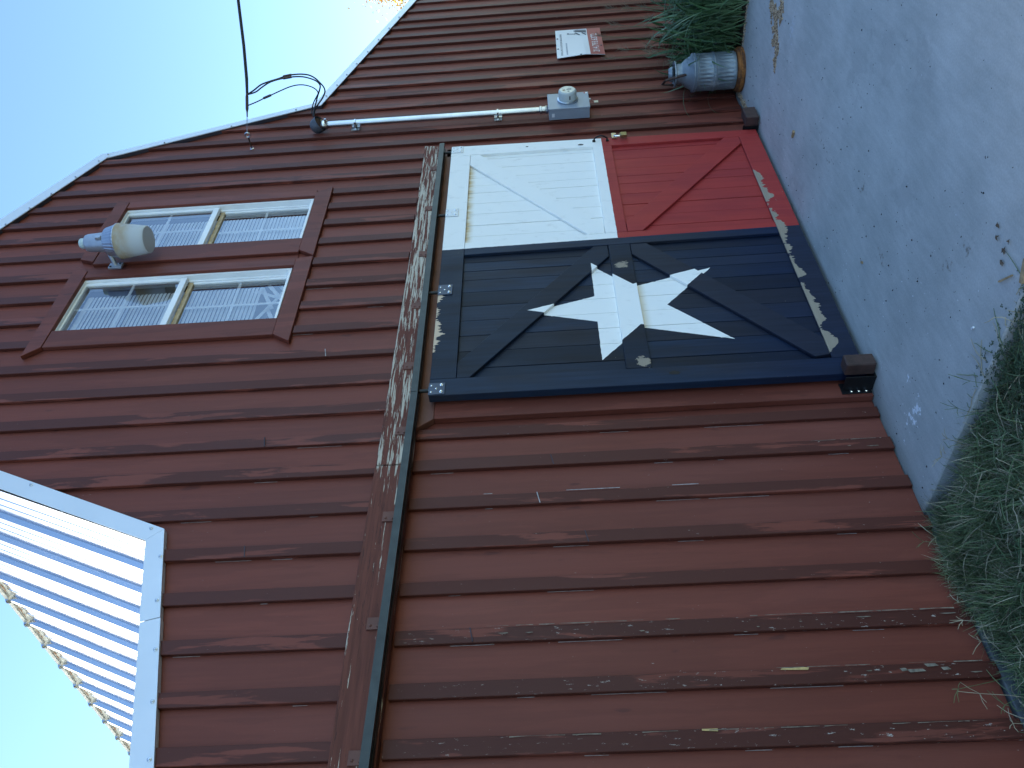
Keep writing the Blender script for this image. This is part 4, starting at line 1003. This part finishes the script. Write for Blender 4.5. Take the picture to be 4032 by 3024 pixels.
# clover and small leaves along the slab edge
for i in range(2600):
    X = r_.uniform(-1.05, -.70); Y = r_.uniform(-1.9, -.78); 
    if X > -.75 and r_.random() < .5: continue
    p = Vector((X, Y, soil_z(X, Y) + r_.uniform(.03, .10))); s = r_.uniform(.004, .009); a0 = r_.uniform(0, 2 * pi); lw.m = 2
    for k in range(3):
        a = a0 + k * 2.1; d1 = Vector((cos(a), sin(a), r_.uniform(-.2, .3))) * s; d2 = Vector((-sin(a), cos(a), r_.uniform(-.2, .2))) * s * .6
        lw.poly([p, p + d1 * .8 + d2, p + d1 * 1.3, p + d1 * .8 - d2])
tag(lw.build('lawn_grass', [M_GRASS, M_STRAW, M_CLOVER]), 'dry green Bermuda lawn growing along the slab and the barn wall'.replace('Bermuda ', ''), 'grass', kind='stuff')

# ------------------------------------------------------------------ dirt, chips, leaves on the slab
dt = MB(); r_ = random.Random(5)
def crumb(mb, p, s):
    a = r_.uniform(0, pi); dx, dy = cos(a) * s, sin(a) * s; h = s * r_.uniform(.35, .9); k = r_.uniform(.35, .8)
    mb.add([p + Vector((dx, dy, 0)), p + Vector((-dy * k, dx * k, 0)), p - Vector((dx, dy, 0)), p + Vector((dy * k, -dx * k, 0)), p + Vector((dx * .2, dy * .2, h))], [(0, 1, 4), (1, 2, 4), (2, 3, 4), (3, 0, 4)])
n = 0
while n < 8000:
    t = r_.random() ** .62; Y = -.58 - t * .75; cx0 = 2.318 + (Y + .60) * -.62; wd = .016 + max(0, -.60 - Y) * .50
    X = cx0 + r_.uniform(-1, 1) * wd * (1 + .5 * noise.noise(Vector((0, Y * 9, 2))))
    if noise.noise(Vector((X * 14, Y * 14, 4))) < -.12 + r_.uniform(-.1, .1): n += 1; continue
    crumb(dt, Vector((X, Y, .0005)), r_.uniform(.003, .013)); n += 1
for i in range(1700):
    X = r_.uniform(2.66, 3.22); Y = -.036 - abs(r_.gauss(0, .022)) - .03 * max(0, noise.noise(Vector((X * 8, 0, 3)))); crumb(dt, Vector((X, Y, .0005)), r_.uniform(.003, .009))
for i in range(1300):
    Y = r_.uniform(-1.6, -.05); X = 3.225 - abs(r_.gauss(0, .022)); crumb(dt, Vector((X, Y, .0005)), r_.uniform(.003, .009))
tag(dt.build('dirt', M_DIRT), 'crumbly brown dirt scattered on the slab and along the wall foot', 'dirt', kind='stuff')
dt = MB()
for i in range(420):
    X = r_.uniform(-.7, 3.1); Y = -.06 - abs(r_.gauss(0, .75)); s = r_.choice((.002, .0025, .003, .004, .006)); crumb(dt, Vector((X, Y, .0005)), s)
tag(dt.build('litter', M_BLACK), 'tiny dark bits of litter scattered over the slab', 'litter', kind='stuff')
dt = MB()
for i in range(120):
    X = r_.uniform(-.7, 2.9); Y = -.10 - abs(r_.gauss(0, .55)); s = r_.uniform(.003, .007); a = r_.uniform(0, 2 * pi)
    dt.poly([Vector((X + cos(a + k * pi / 2) * s * (1 if k % 2 else .45), Y + sin(a + k * pi / 2) * s * (1 if k % 2 else .45), .0012)) for k in range(4)])
tag(dt.build('paint_flakes', M_SIGNW), 'small white paint flakes scattered over the slab', 'paint flakes', kind='stuff')
def chip(name, p, L, W_, H_, az, mats, label, cat, group=None):
    b = MB(); d_ = Vector((cos(az), sin(az), 0)) * L / 2; s_ = Vector((-sin(az), cos(az), 0)) * W_ / 2; p = Vector(p); u_ = Vector((0, 0, H_))
    b.add([p - d_ - s_, p + d_ - s_ * .8, p + d_ + s_, p - d_ + s_ * .9, p - d_ - s_ + u_, p + d_ - s_ * .8 + u_ * .8, p + d_ + s_ + u_ * .9, p - d_ + s_ * .9 + u_], [(0, 3, 2, 1), (4, 5, 6, 7), (0, 1, 5, 4), (1, 2, 6, 5), (2, 3, 7, 6), (3, 0, 4, 7)])
    b.mi = [0, 0, 1, 0, 0, 0] if len(mats) > 1 else [0] * 6
    return tag(b.build(name, mats), label, cat, group)
chip('wood_chip', (1.735, -.452, .001), .045, .020, .012, 1.2, [M_CHIPW, M_CHIPB], 'small wood chip with one blue painted side lying on the slab', 'wood chip')
chip('stick', (-.650, -1.157, .004), .085, .006, .005, -2.25, [M_CHIPW], 'thin pale stick on the slab corner beside the grass', 'stick')
chip('paint_chip', (.413, -.458, .001), .024, .012, .004, .5, [M_CHIPW], 'dark little bark chip on the bare slab in front of the door', 'chip')
chip('bark_piece', (-.722, -1.240, .002), .08, .020, .010, -1.2, [M_CHIPW], 'pale strip of bark at the grass edge on the slab corner', 'bark')
chip('pebble', (-.585, -.885, .001), .016, .008, .006, 1.0, [M_SIGNW], 'single white pebble on the slab between star door and grass', 'pebble')
LL = ['curled dead leaf on the slab, farthest of the five from the grass', 'dark dead leaf just below the farthest of the five on the slab', 'broad dead leaf in the outer pair of the five on the slab', 'ragged dead leaf closest to the pale stick at the grass corner', 'smallest dead leaf, between two ragged ones near the pale stick']
LEAVES = [(-.500, -1.268), (-.522, -1.235), (-.590, -1.262), (-.598, -1.185), (-.585, -1.225)]
for i, (X, Y) in enumerate(LEAVES):
    b = MB(); a0 = r_.uniform(0, 6); L = r_.uniform(.010, .016); pts = []
    for k in range(9): 
        a = a0 + k * 2 * pi / 9; rr = L * (1.0 if k % 2 else .5) * r_.uniform(.7, 1.2); pts.append(Vector((X + cos(a) * rr, Y + sin(a) * rr, .003 + r_.uniform(0, .007))))
    c = Vector((X, Y, .006)); b.add([c] + pts, [(0, k + 1, (k + 1) % 9 + 1) for k in range(9)])
    tag(b.build('dead_leaf', M_DEADLEAF), LL[i], 'leaf', 'dead leaves on the slab')

# ------------------------------------------------------------------ golden tree beyond the roof
tp = Vector((16.4, 3.05, -.13))
tr = thing('tree', 'tree with golden autumn leaves showing behind the barn roof', 'tree', tuple(tp))
b = MB(); b.tube([tp, tp + Vector((.05, .0, 1.2)), tp + Vector((-.05, .1, 2.4)), tp + Vector((0, 0, 3.5))], [.16, .13, .10, .04], 10)
for k in range(7):
    a = k * .9; b.tube([tp + Vector((0, 0, 1.5 + .25 * k)), tp + Vector((cos(a) * .6, sin(a) * .6, 2.1 + .25 * k)), tp + Vector((cos(a) * 1.1, sin(a) * 1.1, 2.6 + .2 * k))], [.05, .035, .012], 6)
b.build('trunk', M_BARK, tr)
b = MB(); r_ = random.Random(21)
cl = [Vector((r_.gauss(0, .62), r_.gauss(0, .62), r_.uniform(2.4, 5.3))) for k in range(150)]
for c in cl:
    sc_ = max(.25, 1 - max(0, c.z - 3.6) * .55); c.x *= sc_ * 1.5; c.y *= sc_ * 1.5
    for k in range(70):
        q = tp + c + Vector((r_.gauss(0, .14), r_.gauss(0, .14), r_.gauss(0, .16))); d1 = Vector((r_.uniform(-1, 1), r_.uniform(-1, 1), r_.uniform(-1, .3))).normalized() * r_.uniform(.025, .05); d2 = d1.cross(Vector((r_.uniform(-1, 1), r_.uniform(-1, 1), 1))).normalized() * d1.length * .5
        b.poly([q - d1, q + d2, q + d1, q - d2])
tag(b.build('crown', M_YEL, tr), kind='stuff')
